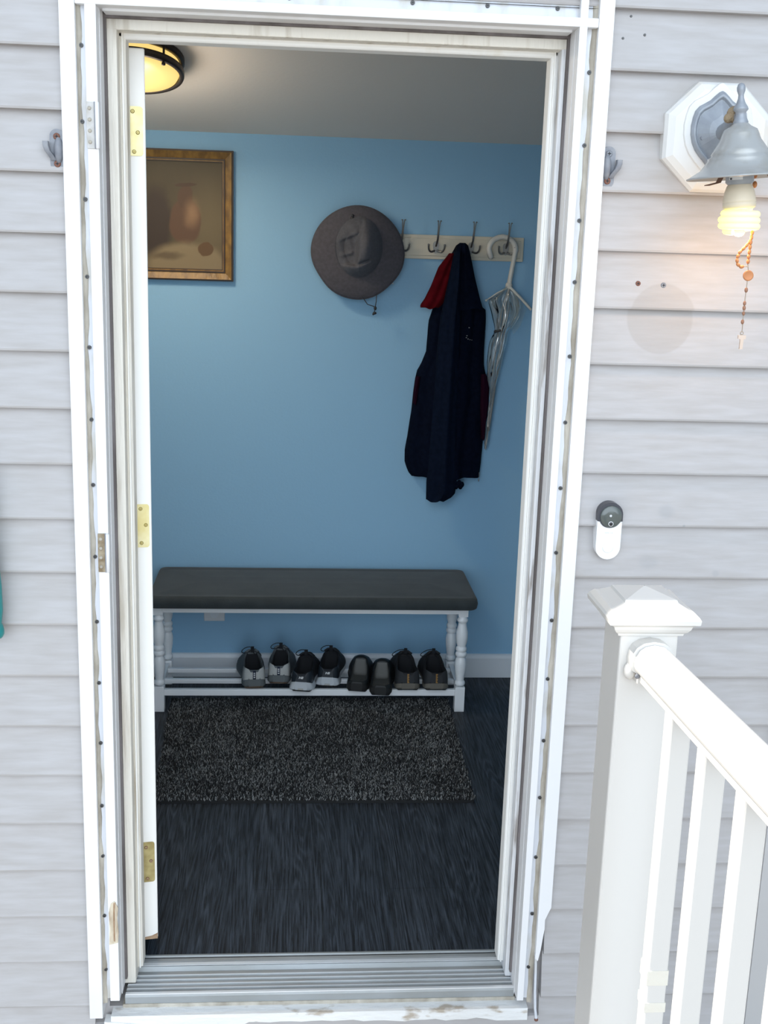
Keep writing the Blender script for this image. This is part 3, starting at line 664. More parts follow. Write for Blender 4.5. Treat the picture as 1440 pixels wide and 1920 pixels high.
# ---------------------------------------------------------------- clear umbrella
def clear_mat(name, tint, tr, rough=0.08):
    m = bpy.data.materials.new(name); m.use_nodes = True; nt = m.node_tree
    for n_ in list(nt.nodes):
        if n_.type == 'BSDF_PRINCIPLED': nt.nodes.remove(n_)
    out = [n_ for n_ in nt.nodes if n_.type == 'OUTPUT_MATERIAL'][0]
    a = N(nt, 'ShaderNodeBsdfTransparent'); a.inputs[0].default_value = (*tint, 1)
    g = N(nt, 'ShaderNodeBsdfGlossy'); g.inputs['Roughness'].default_value = rough; g.inputs[0].default_value = (0.9, 0.9, 0.9, 1)
    d = N(nt, 'ShaderNodeBsdfDiffuse'); d.inputs[0].default_value = (0.55, 0.58, 0.56, 1)
    fr = N(nt, 'ShaderNodeFresnel'); fr.inputs[0].default_value = 1.5
    m1 = N(nt, 'ShaderNodeMixShader'); m1.inputs[0].default_value = tr
    nt.links.new(d.outputs[0], m1.inputs[1]); nt.links.new(a.outputs[0], m1.inputs[2])
    m2 = N(nt, 'ShaderNodeMixShader'); nt.links.new(fr.outputs[0], m2.inputs[0]); nt.links.new(m1.outputs[0], m2.inputs[1]); nt.links.new(g.outputs[0], m2.inputs[2])
    nt.links.new(m2.outputs[0], out.inputs['Surface'])
    return m
M['pvc'] = clear_mat('clear_pvc', (0.93, 0.95, 0.94), 0.86)
M['acrylic'] = mat('frosted_acrylic', (0.66, 0.64, 0.58), 0.2, col2=(0.52, 0.51, 0.48), nscale=14)
UY = YB - 0.038
um = thing('umbrella', 'folded clear plastic umbrella hung by its curved handle at the right end of the rack', 'umbrella', (1.21, UY, 1.70))
hp = [(1.169, 1.676), (1.163, 1.690), (1.160, 1.705), (1.163, 1.718), (1.170, 1.730), (1.180, 1.739), (1.195, 1.746), (1.210, 1.749), (1.227, 1.746), (1.243, 1.738), (1.254, 1.727), (1.260, 1.713), (1.261, 1.700), (1.259, 1.688), (1.253, 1.645), (1.246, 1.595), (1.243, 1.572)]
MB().tube([(x, UY, z) for x, z in hp], [0.0105] * 13 + [0.0090] * 4, n=12).ball((1.169, UY, 1.676), 0.0105).build('handle', M['acrylic'], um)
MB().tube([(1.243, UY, 1.575), (1.23, UY, 1.45), (1.195, UY, 1.05), (1.186, UY, 0.95)], 0.004, n=8).build('shaft', M['nickel'], um)
MB().lathe([(0.006, -0.012), (0.013, -0.008), (0.013, 0.006), (0.008, 0.012)], (1.243, UY, 1.572), n=16).build('runner', M['acrylic'], um)
ar = MB().tube([(1.246, UY - 0.010, 1.566), (1.285, UY - 0.016, 1.530), (1.330, UY - 0.018, 1.486)], [0.006, 0.0055, 0.005], n=8)
ar.build('rib', M['acrylic'], um)
MB().tube([(1.236, UY - 0.006, 1.562), (1.20, UY - 0.012, 1.545), (1.160, UY - 0.014, 1.518)], [0.003, 0.0028, 0.0025], n=8).ball((1.158, UY - 0.014, 1.516), 0.005).build('rib', M['acrylic'], um)
for a in (0.4, 2.4, 3.8, 5.2):
    MB().tube([(1.243, UY, 1.566), (1.236 + 0.018 * math.cos(a), UY + 0.016 * math.sin(a), 1.49), (1.215 + 0.014 * math.cos(a), UY + 0.013 * math.sin(a), 1.33), (1.192 + 0.006 * math.cos(a), UY + 0.006 * math.sin(a), 1.02)], 0.0014, n=6).build('rib', M['nickel'], um)
UR = [(1.570, 1.236, 1.250), (1.550, 1.212, 1.262), (1.517, 1.172, 1.283), (1.480, 1.188, 1.292), (1.464, 1.192, 1.290), (1.427, 1.199, 1.266), (1.402, 1.200, 1.246), (1.353, 1.184, 1.242), (1.28, 1.178, 1.228), (1.22, 1.178, 1.214), (1.10, 1.180, 1.202), (0.98, 1.180, 1.194), (0.95, 1.184, 1.190)]
rows = []
for i in range(50):
    z = 1.570 + (0.95 - 1.570) * i / 49
    a = lerp(z, [r[0] for r in UR][::-1], [r[1] for r in UR][::-1]); b_ = lerp(z, [r[0] for r in UR][::-1], [r[2] for r in UR][::-1])
    cx_, hw = (a + b_) / 2, (b_ - a) / 2; row = []
    for k in range(64):
        an = 2 * PI * k / 64
        pl = 1 + 0.20 * math.sin(8 * an + i * 0.14) + 0.10 * math.sin(13 * an - i * 0.3)
        dep = min(hw, 0.024)
        row.append((cx_ + hw * 0.92 * pl * math.cos(an), UY + dep * pl * math.sin(an) * 0.9, z + 0.006 * math.sin(5 * an)))
    rows.append(row)
MB().grid(rows, closed=True).build('canopy', M['pvc'], um)
lf = MB()
lf.grid([[(1.262 + 0.05 * u, UY - 0.012 - 0.01 * math.sin(3 * u), 1.545 - 0.06 * u), (1.262 + 0.03 * u, UY - 0.020, 1.50 - 0.075 * u), (1.245 + 0.02 * u, UY - 0.024, 1.46 - 0.07 * u)] for u in (0, .25, .5, .75, 1.0)])
lf.build('canopy_flap', M['pvc'], um)
MB().tube([(1.196, UY - 0.020, 1.402), (1.205, UY - 0.030, 1.404), (1.216, UY - 0.030, 1.408)], 0.0045, n=8).ball((1.197, UY - 0.024, 1.402), 0.006).build('tie_snap', M['black'], um)

# ---------------------------------------------------------------- wall outlet
M['ivory'] = mat('white_plate', (0.70, 0.72, 0.74), 0.4)
ot = thing('wall_outlet', 'white wall outlet plate low on the blue wall behind the bench', 'outlet', (0.141, YB, 0.232))
MB().box(0.100, 0.182, YB - 0.006, YB, 0.232, 0.350).build('plate', M['ivory'], ot, bevel=0.003)
for zz in (0.262, 0.320):
    MB().lathe([(0.017, 0.0), (0.017, -0.002)], (0.141, YB - 0.006, zz), 'y', n=20).build('socket', M['white_trim'], ot)
MB().lathe([(0.003, 0.0), (0.003, -0.0015)], (0.141, YB - 0.006, 0.291), 'y', n=10).build('screw', M['nickel'], ot)

# ---------------------------------------------------------------- bench
M['cushion'] = mat('charcoal_linen', (0.026, 0.034, 0.037), 0.95, col2=(0.036, 0.045, 0.049), nscale=14, bump=0.25, bscale=350, sheen=0.15)
bn = thing('shoe_bench', 'white bench with turned legs, a slatted shoe shelf and charcoal cushion against the blue wall', 'bench', (0.523, 1.80, 0.0))
def slab_round(x0, x1, y0, y1, z0, z1, r, crown):
    rows = []
    lev = [(z0, 0.004), (z0 + 0.004, 0.0), (z0 + 0.022, -0.003), (z0 + 0.036, 0.0), (z0 + 0.046, 0.006), (z1 - 0.003, 0.016), (z1, 0.04), (z1 + crown * 0.6, 0.09), (z1 + crown, 0.16)]
    nn = 20
    for z, ins in lev:
        row = []; a0, a1, b0, b1 = x0 + ins, x1 - ins, y0 + ins, y1 - ins; rr = max(0.006, r - ins * 0.2)
        for cx_, cy_, st in ((a1 - rr, b1 - rr, 0), (a0 + rr, b1 - rr, PI / 2), (a0 + rr, b0 + rr, PI), (a1 - rr, b0 + rr, 1.5 * PI)):
            for k in range(nn // 4 + 1):
                a = st + PI / 2 * k / (nn // 4); row.append((cx_ + rr * math.cos(a), cy_ + rr * math.sin(a), z))
        rows.append(row)
    t = MB().grid(rows, closed=True); t.face(rows[-1]); t.face(rows[0][::-1])
    return t
slab_round(-0.066, 1.124, 1.600, 1.990, 0.417, 0.462, 0.028, 0.008).build('cushion', M['cushion'], bn)
MB().box(-0.045, 1.092, 1.625, 1.975, 0.409, 0.418).build('seat_board', M['white_lacquer'], bn)
LEGX = (-0.036, 1.081); LEGY = (1.673, 1.945)
MB().box(LEGX[0], LEGX[1], 1.660, 1.676, 0.383, 0.412).build('apron', M['white_lacquer'], bn, bevel=0.002)
MB().box(LEGX[0], LEGX[1], 1.940, 1.956, 0.383, 0.412).build('apron', M['white_lacquer'], bn, bevel=0.002)
for x in LEGX: MB().box(x - 0.009, x + 0.009, LEGY[0], LEGY[1], 0.383, 0.412).build('apron', M['white_lacquer'], bn, bevel=0.002)
LP = [(0.0135, 0.100), (0.0175, 0.104), (0.0190, 0.110), (0.0175, 0.117), (0.0150, 0.121), (0.0165, 0.135), (0.0195, 0.165), (0.0205, 0.188), (0.0185, 0.204), (0.0155, 0.214), (0.0190, 0.219), (0.0200, 0.225), (0.0190, 0.231), (0.0165, 0.235), (0.0190, 0.240), (0.0195, 0.246), (0.0180, 0.252), (0.0155, 0.256), (0.0190, 0.272), (0.0212, 0.292), (0.0205, 0.312), (0.0165, 0.336), (0.0145, 0.348), (0.0185, 0.354), (0.0195, 0.360), (0.0165, 0.367), (0.0155, 0.375)]
for x in LEGX:
    for y_ in LEGY:
        t = MB().box(x - 0.0185, x + 0.0185, y_ - 0.0185, y_ + 0.0185, 0, 0.098).lathe([(r_ * 1.08 if r_ > 0.017 else r_, h_) for r_, h_ in LP], (x, y_, 0), n=24).box(x - 0.018, x + 0.018, y_ - 0.018, y_ + 0.018, 0.374, 0.412)
        t.build('leg', M['white_lacquer'], bn, bevel=0.0015)
for y0, zb_ in ((1.664, 0.060), (1.766, 0.067), (1.876, 0.067)): MB().box(LEGX[0], LEGX[1], y0, y0 + 0.017, zb_, 0.085).build('shelf_slat', M['white_lacquer'], bn, bevel=0.002)
for x in LEGX: MB().box(x - 0.009, x + 0.009, LEGY[0], LEGY[1], 0.062, 0.090).build('shelf_side_rail', M['white_lacquer'], bn, bevel=0.002)

# ---------------------------------------------------------------- rug
M['rug_base'] = mat('rug_backing', (0.012, 0.013, 0.014), 0.95)
M['rug_d'] = mat('dark_pile', (0.014, 0.016, 0.018), 0.95); M['rug_m'] = mat('charcoal_pile', (0.040, 0.043, 0.045), 0.95); M['rug_l'] = mat('grey_pile', (0.31, 0.32, 0.32), 0.95)
rug = thing('rug', 'dark charcoal speckled shag rug on the floor in front of the bench', 'rug', (0.53, 1.35, 0.0))
RC = [(0.030, 0.938), (1.030, 0.930), (1.047, 1.748), (0.0, 1.748)]
def rug_pt(u, v):
    a = Vector(RC[0]).lerp(Vector(RC[1]), u); b_ = Vector(RC[3]).lerp(Vector(RC[2]), u); return a.lerp(b_, v)
MB().prism(RC, 2, 0.0, 0.010).build('backing', M['rug_base'], rug, bevel=0.003)
# the pile: short tufts, uncountable
NT = 120000
U = rng.random(NT); V_ = rng.random(NT)
a0 = np.array(RC[0]); a1 = np.array(RC[1]); a2 = np.array(RC[2]); a3 = np.array(RC[3])
P0 = (a0[None] * (1 - U)[:, None] + a1[None] * U[:, None]) * (1 - V_)[:, None] + (a3[None] * (1 - U)[:, None] + a2[None] * U[:, None]) * V_[:, None]
an = rng.random(NT) * 2 * PI; ln = 0.008 + 0.006 * rng.random(NT); lx = rng.normal(0, 0.0035, NT); ly = rng.normal(0, 0.0035, NT); wd = 0.0009 + 0.0007 * rng.random(NT)
base = np.stack([P0[:, 0], P0[:, 1], np.full(NT, 0.008)], 1)
dv = np.stack([np.cos(an) * wd, np.sin(an) * wd, np.zeros(NT)], 1)
tp = base + np.stack([lx, ly, ln], 1)
allv = np.stack([base - dv, base + dv, tp + dv * 0.6, tp - dv * 0.6], 1).reshape(-1, 3) - np.array(rug.location)
me = bpy.data.meshes.new('pile')
me.from_pydata(allv.tolist(), [], np.arange(NT * 4).reshape(-1, 4).tolist())
for q in ('rug_d', 'rug_m', 'rug_l'): me.materials.append(M[q])
# loose cloudiness in the mix of light and dark yarn
cl = 0.5 + 0.5 * np.sin(P0[:, 0] * 17 + 2 * np.sin(P0[:, 1] * 13)) * np.sin(P0[:, 1] * 19 + 1.5 * np.sin(P0[:, 0] * 9))
rr = rng.random(NT); pl_ = 0.18 + 0.20 * cl
me.polygons.foreach_set('material_index', np.where(rr < pl_, 2, np.where(rr < 0.5, 1, 0)).astype(np.int32)); me.update()
po = bpy.data.objects.new('pile', me); COL.objects.link(po); po.parent = rug; po['kind'] = 'stuff'

# ---------------------------------------------------------------- shoes
SH = {
 'g_up': mat('grey_mesh_upper', (0.10, 0.115, 0.125), 0.8), 'g_heel': mat('pale_grey_heel', (0.42, 0.43, 0.42), 0.7), 'g_sole': mat('grey_midsole', (0.115, 0.13, 0.135), 0.7),
 'gum': mat('gum_outsole', (0.10, 0.06, 0.035), 0.8), 'dark_lin': mat('dark_shoe_lining', (0.008, 0.009, 0.012), 0.95), 'g_lin': mat('grey_shoe_lining', (0.085, 0.10, 0.11), 0.9),
 'k_up': mat('black_knit_upper', (0.007, 0.009, 0.014), 0.8), 'k_heel': mat('black_heel_cup', (0.012, 0.018, 0.026), 0.5), 'w_sole': mat('white_midsole', (0.50, 0.54, 0.58), 0.5),
 'k_sole': mat('black_rubber', (0.010, 0.011, 0.012), 0.7), 'clog': mat('black_clog_leather', (0.008, 0.010, 0.011), 0.45), 'insole': mat('worn_grey_insole', (0.085, 0.085, 0.08), 0.6),
 'b_up': mat('dark_brown_upper', (0.012, 0.012, 0.014), 0.8), 'b_heel': mat('dark_slate_heel', (0.020, 0.022, 0.026), 0.75), 'taupe': mat('taupe_midsole', (0.13, 0.12, 0.10), 0.7),
 'lace': mat('black_lace', (0.006, 0.008, 0.012), 0.9), 'navy_tab': mat('navy_heel_tab', (0.012, 0.018, 0.045), 0.7), 'mark': mat('pale_mark', (0.62, 0.64, 0.65), 0.6), 'gold': mat('tan_mark', (0.34, 0.19, 0.06), 0.6)}
WT = ([0, .02, .05, .10, .2, .38, .55, .70, .82, .91, .97, 1.0], [.40, .60, .70, .77, .80, .76, .88, 1.0, .96, .78, .50, .22])
def make_shoe(name, label, loc, rz, side, L, Wd, colr, kind, group, pitch=0.0):
    hm = dict(grey=1.02, black=1.05, clog=1.0, brown=1.16)[kind]
    """heel at local y=0, toe at y=L"""
    root = thing(name, label, 'shoe', loc, group, (pitch, 0, rz))
    up, heel, sole, out, lin = [SH[q] for q in colr]
    ht = dict(grey=0.030, black=0.034, clog=0.026, brown=0.024)[kind]
    hsole = lambda t: lerp(t, [0, .1, .3, .6, 1], [ht + 0.006, ht, ht * 0.9, ht * 0.75, ht * 0.85])
    spring = lambda t: lerp(t, [0, .04, .12, .6, .8, 1], [0.008, 0.003, 0.0, 0.0, 0.004, 0.018])
    cx_ = lambda t: side * 0.010 * max(0, t - 0.3) ** 1.5
    hw = lambda t: lerp(t, *WT) * Wd / 2 * (1 + (hm - 1) * max(0.0, 1 - t / 0.4))
    TS = [0, .012, .03, .05, .075, .1, .15, .2, .26, .32, .38, .44, .48, .52, .57, .63, .7, .76, .82, .87, .91, .95, .98, 1.0]
    fl = dict(grey=1.05, black=1.16, clog=1.02, brown=1.04)[kind]
    rows = []; ro = []
    for t in TS:
        w_, z0, z1 = hw(t), spring(t), spring(t) * 0.6 + hsole(t); y_ = t * L
        k = fl if t < 0.3 else 1.03
        rows.append([(cx_(t) - w_ * 0.9, y_, z0 + 0.005), (cx_(t) - w_ * k, y_ - (0.006 * (k - 1) / 0.16 if t < .1 else 0), z0 + 0.010), (cx_(t) - w_ * k * 0.99, y_, (z0 + z1) / 2), (cx_(t) - w_, y_, z1 - 0.003), (cx_(t) - w_ * 0.95, y_, z1),
                     (cx_(t) + w_ * 0.95, y_, z1), (cx_(t) + w_, y_, z1 - 0.003), (cx_(t) + w_ * k * 0.99, y_, (z0 + z1) / 2), (cx_(t) + w_ * k, y_, z0 + 0.010), (cx_(t) + w_ * 0.9, y_, z0 + 0.005)])
        ro.append([(cx_(t) - w_ * 0.86, y_ + 0.001, z0), (cx_(t) - w_ * 0.95, y_ + 0.001, z0 + 0.006), (cx_(t) + w_ * 0.95, y_ + 0.001, z0 + 0.006), (cx_(t) + w_ * 0.86, y_ + 0.001, z0)])
    for nm, R_, mt in (('midsole', rows, sole), ('outsole', ro, out)):
        q = MB().grid(R_, closed=True); q.face(R_[0][::-1]); q.face(R_[-1]); q.build(nm, mt, root, local=True, bevel=0.0015 if nm == 'midsole' else 0)
    # upper with a real opening
    if kind == 'clog': Hc = lambda t: lerp(t, [0, .04, .1, .2, .35, .48, .52, .6, .7, .85, .95, 1], [.044, .046, .044, .042, .052, .078, .086, .086, .078, .062, .050, .038])
    else:
        k_ = dict(grey=1.0, black=1.0, brown=0.98)[kind]
        Hc = lambda t: k_ * lerp(t, [0, .03, .08, .16, .28, .4, .48, .55, .7, .85, .95, 1], [.066, .078, .080, .075, .071, .082, .094, .092, .075, .060, .050, .036])
    OP0, OP1 = 0.05, 0.50
    rows = []; idx = []
    for t in TS:
        w_ = hw(t) * 0.985; zs = spring(t) * 0.6 + hsole(t) - 0.004; H = Hc(t); y_ = t * L; c_ = cx_(t)
        lean = 0.0
        op = OP0 <= t <= OP1
        lean_y = (0.010 * (1 - t / 0.1) if t < 0.1 else 0)
        row = []
        wt_ = 0.62 if t > OP1 else lerp(t, [0, .1, .25, .42, .5], [.80, .92, .95, .86, .7])
        if t < 0.04: wt_ = 0.80
        ins = 0.004
        half = [(w_, zs), (w_ * 1.0, zs + (H - zs) * 0.3), (w_ * (0.5 + 0.5 * wt_), zs + (H - zs) * 0.7), (w_ * wt_ * 0.98, H - 0.003), (w_ * wt_ * 0.9, H + 0.001)]
        if op: inner = [(w_ * wt_ * 0.84, H - 0.001), (w_ * wt_ * 0.79, H - 0.014), (w_ * 0.70, zs + 0.012), (w_ * 0.3, zs + 0.008)]
        else:
            cr = 0.010 if t > OP1 else 0.0
            inner = [(w_ * wt_ * 0.78, H + cr * 0.3), (w_ * wt_ * 0.6, H + cr * 0.6), (w_ * wt_ * 0.4, H + cr * 0.85), (w_ * wt_ * 0.2, H + cr)]
        hf = half + inner
        for x, z in hf: row.append((c_ - x, y_ + lean_y * (z / 0.1), z))
        for x, z in hf[::-1]: row.append((c_ + x, y_ + lean_y * (z / 0.1), z))
        rows.append(row)
    nr_ = len(rows[0])
    heel_t = dict(grey=0.16, black=0.20, brown=0.2, clog=0.0)[kind]
    def mif(i, k):
        k2 = min(k, nr_ - 2 - k)
        t = TS[i]
        if OP0 - 0.03 <= t <= OP1 and k2 >= 4: return 3 if (k2 <= 5 or t < OP0) else 2
        if t < heel_t and k2 <= 4: return 1
        return 0
    q = MB().grid(rows, mif=mif)
    q.face(rows[0], 1 if kind != 'clog' else 0); q.face(rows[-1][::-1])
    q.build('upper', [up, heel if kind != 'clog' else up, lin, SH['g_lin'] if kind == 'grey' else up], root, local=True, subsurf=1)
    zi = hsole(.2)
    if kind == 'clog':
        ins_rows = [[(cx_(t) - hw(t) * 0.72, t * L, hsole(t) + 0.008), (cx_(t) - hw(t) * 0.3, t * L, hsole(t) + 0.006), (cx_(t) + hw(t) * 0.3, t * L, hsole(t) + 0.006), (cx_(t) + hw(t) * 0.72, t * L, hsole(t) + 0.008)] for t in (.05, .08, .12, .2, .3, .4, .5, .55)]
        MB().grid(ins_rows).build('insole', SH['insole'], root, local=True)
        return root
    # tongue
    tg = []
    for j, (t, z, ww) in enumerate(((.66, .078, .020), (.56, .096, .022), (.50, .104, .026), (.47, .109, .025), (.46, .110, .018))):
        tg.append([(cx_(t) - ww, t * L, z - 0.006), (cx_(t) - ww * 0.5, t * L + 0.002, z + 0.002), (cx_(t), t * L + 0.003, z + 0.004), (cx_(t) + ww * 0.5, t * L + 0.002, z + 0.002), (cx_(t) + ww, t * L, z - 0.006)])
    MB().grid(tg).build('tongue', up, root, local=True, solid=0.006)
    # laces: cross bars, two loops
    lc = MB()
    for j in range(5):
        t = .50 + 0.045 * j; z = lerp(t, [.5, .7], [.110, .088]); lc.tube([(cx_(t) - .026, t * L, z - .012), (cx_(t) - .012, t * L, z), (cx_(t) + .012, t * L + .006, z), (cx_(t) + .026, t * L + .006, z - .012)], 0.0019, n=6)
    t = .50; b0 = (cx_(t), t * L, .112)
    for s_, ext, hgt in ((-1, .040, .012), (1, .034, -.008)):
        if kind == 'brown': ext, hgt = (.050, .004) if s_ < 0 else (.03, -.01)
        pth = []
        for j in range(13):
            a = j / 12 * 2 * PI
            pth.append((b0[0] + s_ * ext * (0.5 - 0.5 * math.cos(a)), b0[1] - 0.004 + 0.004 * math.sin(a), b0[2] + hgt * math.sin(a / 2) - 0.012 * math.sin(a) - 0.02 * (0.5 - 0.5 * math.cos(a))))
        lc.tube(pth, 0.0017, n=6)
    lc.ball(b0, 0.005)
    lc.build('laces', SH['lace'], root, local=True)
    # pull tab at the tongue top
    tb = MB(); t = .45
    tb.grid([[(cx_(t) - .006, t * L, .104), (cx_(t) + .006, t * L, .104)], [(cx_(t) - .006, t * L - .003, .124), (cx_(t) + .006, t * L - .003, .124)], [(cx_(t) - .006, t * L + .006, .124), (cx_(t) + .006, t * L + .006, .124)], [(cx_(t) - .006, t * L + .006, .104), (cx_(t) + .006, t * L + .006, .104)]], smooth=False)
    tb.build('pull_tab', SH['lace'], root, local=True, solid=0.002)
    # heel markings
    yb_ = lambda z: lean0(z)
    def lean0(z): return 0.010 * (z / 0.1) - 0.0022
    if kind == 'grey':
        tb = MB(); zz = [.036, .050, .062, .072]
        tb.grid([[(-.0055, lean0(z), z), (.0055, lean0(z), z)] for z in zz]); tb.build('heel_tab', SH['navy_tab'], root, local=True, solid=0.002)
        tb = MB()
        for z in (.048, .056, .063): tb.box(-.0028, .0028, lean0(z) - .0022, lean0(z) - .0008, z - .0022, z + .0024)
        tb.build('heel_lettering', SH['mark'], root, local=True)
    elif kind == 'black':
        z = .060; y_ = lean0(z) - 0.0008
        tb = MB()   # slanted N-shaped mark
        tb.prism([(-.0085, z - .004), (-.0055, z - .004), (-.0035, z + .004), (-.0065, z + .004)], 1, y_ - .001, y_ + .002)
        tb.prism([(-.0062, z + .004), (-.0035, z + .004), (.0020, z - .004), (-.0008, z - .004)], 1, y_ - .0012, y_ + .002)
        tb.prism([(-.0008, z - .004), (.0072, z - .004), (.0085, z + .0005), (.0090, z + .004), (.0012, z + .004)], 1, y_ - .001, y_ + .002)
        tb.build('heel_mark', SH['mark'], root, local=True)
        MB().box(-.010, .010, -0.0085, -0.004, .016, .021).build('sole_mark', SH['g_heel'], root, local=True, bevel=0.001)
    else:
        tb = MB()
        for j in range(7):
            z = .036 + .0050 * j; tb.box(-.0036, .0036 - (.002 if j % 2 else 0), lean0(z) - .0014, lean0(z) + .002, z, z + .0036)
        tb.build('heel_lettering', SH['gold'], root, local=True)
        MB().box(-.030, -.019, 0.012, 0.016, .062, .0645).build('reflective_tick', SH['g_heel'], root, local=True)
        MB().box(.019, .030, 0.012, 0.016, .062, .0645).build('reflective_tick', SH['g_heel'], root, local=True)
    return root
GP = ('g_up', 'g_heel', 'g_sole', 'gum', 'dark_lin'); KP = ('k_up', 'k_heel', 'w_sole', 'k_sole', 'dark_lin'); CP = ('clog', 'clog', 'k_sole', 'k_sole', 'insole'); BP = ('b_up', 'b_heel', 'taupe', 'k_sole', 'dark_lin')
ZS = 0.085
make_shoe('sneaker', 'grey sneaker with pale heel, leftmost shoe on the bench shelf', (0.313, 1.662, ZS), 0.10, -1, 0.265, 0.106, GP, 'grey', 'shoes on the bench shelf')
make_shoe('sneaker', 'grey sneaker with pale heel standing beside the black white-soled pair', (0.401, 1.705, ZS), -0.05, 1, 0.265, 0.106, GP, 'grey', 'shoes on the bench shelf')
make_shoe('sneaker', 'black sneaker with thick white sole next to the grey pair', (0.484, 1.626, ZS), -0.16, -1, 0.275, 0.101, KP, 'black', 'shoes on the bench shelf')
make_shoe('sneaker', 'black sneaker with thick white sole next to the black clogs', (0.583, 1.674, ZS), -0.12, 1, 0.275, 0.101, KP, 'black', 'shoes on the bench shelf')
make_shoe('clog', 'black open-backed clog beside the white-soled sneaker', (0.690, 1.628, ZS), -0.17, -1, 0.255, 0.104, CP, 'clog', 'shoes on the bench shelf')
make_shoe('clog', 'black open-backed clog beside the dark brown shoes, heel over the shelf edge', (0.776, 1.590, ZS), -0.10, 1, 0.255, 0.104, CP, 'clog', 'shoes on the bench shelf')
make_shoe('hiking_shoe', 'dark brown hiking shoe with tan heel lettering beside the black clog', (0.883, 1.640, ZS), 0.0, -1, 0.285, 0.107, BP, 'brown', 'shoes on the bench shelf')
make_shoe('hiking_shoe', 'dark brown hiking shoe with tan heel lettering next to the right bench leg', (0.990, 1.640, ZS), 0.0, 1, 0.285, 0.107, BP, 'brown', 'shoes on the bench shelf')

# ---------------------------------------------------------------- outside: cleats, screws, teal handle
def cleat(name, label, xc, z0, z1, s_):
    """cast bracket with two screws and a hooked ear on the side s_"""
    c_ = thing(name, label, 'bracket', (xc, -0.014, z0))
    n_ = 12; r = 0.0135; pts = []
    for k in range(n_ + 1): a = PI * k / n_; pts.append((xc + r * math.cos(a), z1 - r + r * math.sin(a)))
    for k in range(n_ + 1): a = PI + PI * k / n_; pts.append((xc + r * math.cos(a), z0 + r + r * math.sin(a)))
    MB().prism(pts, 1, -0.021, -0.010).build('base', M['zinc'], c_, bevel=0.0015)
    MB().ball((xc - s_ * 0.003, -0.021, (z0 + z1) / 2), 0.0125, sc=(0.75, 0.9, 2.0)).build('boss', M['zinc'], c_)
    zm = (z0 + z1) / 2
    rows = [[(xc + s_ * dx - s_ * 0.0050, y_, z), (xc + s_ * dx + s_ * 0.0050, y_ - 0.002, z), (xc + s_ * dx + s_ * 0.0050, y_ + 0.014, z), (xc + s_ * dx - s_ * 0.0050, y_ + 0.014, z)] for dx, y_, z in ((0.006, -0.024, z0 + 0.020), (0.010, -0.030, z0 + 0.028), (0.016, -0.036, z0 + 0.037), (0.0185, -0.038, z0 + 0.046), (0.0185, -0.038, z0 + 0.054))]
    q = MB().grid(rows, closed=True); q.face(rows[0]); q.face(rows[-1]); q.build('ear', M['zinc'], c_, bevel=0.001)
    screw(c_, xc, -0.0215, z1 - 0.014, 0.0065, M['rust'] if s_ < 0 else M['zinc'], M['black'])
    screw(c_, xc, -0.0215, z0 + 0.014, 0.0065, M['rust'], M['black'])
cleat('door_cleat', 'grey cast metal cleat on the siding left of the door frame', -0.009, 1.823, 1.901, -1)
cleat('door_cleat', 'grey cast metal cleat on the siding between door frame and wall lantern', 1.064, 1.828, 1.908, 1)
for x, z, r, mt, lab in ((1.145, 1.644, 0.0052, 'rust', 'rusty brown screw in the siding above the faded round patch, left one'), (1.198, 1.642, 0.0055, 'zinc', 'bright cross-head screw in the siding above the faded round patch, right one'),
                         (1.092, 2.152, 0.0024, 'steel', 'small dark nail head high on the siding, topmost of three'), (1.077, 2.110, 0.0024, 'steel', 'small dark nail head high on the siding, nearest the door frame'), (1.120, 2.118, 0.0026, 'steel', 'small dark nail head high on the siding, nearest the lantern')):
    k = (Z0 - z) / EXPO; fr = (z - (Z0 - math.ceil(k) * EXPO)) / EXPO
    yy = lerp(fr, [0, .17, .52, .87, 1], [-.022, -.0195, -.0130, -.006, -.003])
    q = MB().lathe([(r * 0.6, 0.003), (r, 0.001), (r, -0.001), (r * 0.8, -0.002)], (0, 0, 0), 'y', n=14)
    if r > 0.004:
        q.box(-r * .55, r * .55, -0.0026, -0.0016, -r * .13, r * .13, 1); q.box(-r * .13, r * .13, -0.0026, -0.0016, -r * .55, r * .55, 1)
    o = q.build('screw' if r > 0.004 else 'nail', [M[mt], M['black']]); o.location = (x, yy, z)
    tag(o, lab, 'screw' if r > 0.004 else 'nail', 'fixings left in the siding')
tq = thing('hanging_tool', 'teal plastic handle hanging against the siding at the left edge', 'tool', (-0.165, -0.055, 0.885))
MB().tube([(-0.165, -0.05, 1.25), (-0.165, -0.05, 1.06), (-0.1645, -0.05, 1.00), (-0.164, -0.05, 0.95), (-0.1645, -0.05, 0.925), (-0.166, -0.05, 0.91)], [0.008, 0.0175, 0.021, 0.021, 0.0185, 0.017], n=16).build('grip', M['teal'], tq)
MB().lathe([(0.004, -0.017), (0.020, -0.015), (0.0235, -0.008), (0.0235, 0.0), (0.021, 0.010), (0.017, 0.018)], (-0.166, -0.05, 0.905), n=18).build('end_cap', M['teal'], tq)
MB().tube([(-0.165, -0.05, 1.25), (-0.165, -0.045, 1.29), (-0.165, -0.02, 1.30)], 0.004, n=8).build('hook', M['zinc'], tq)

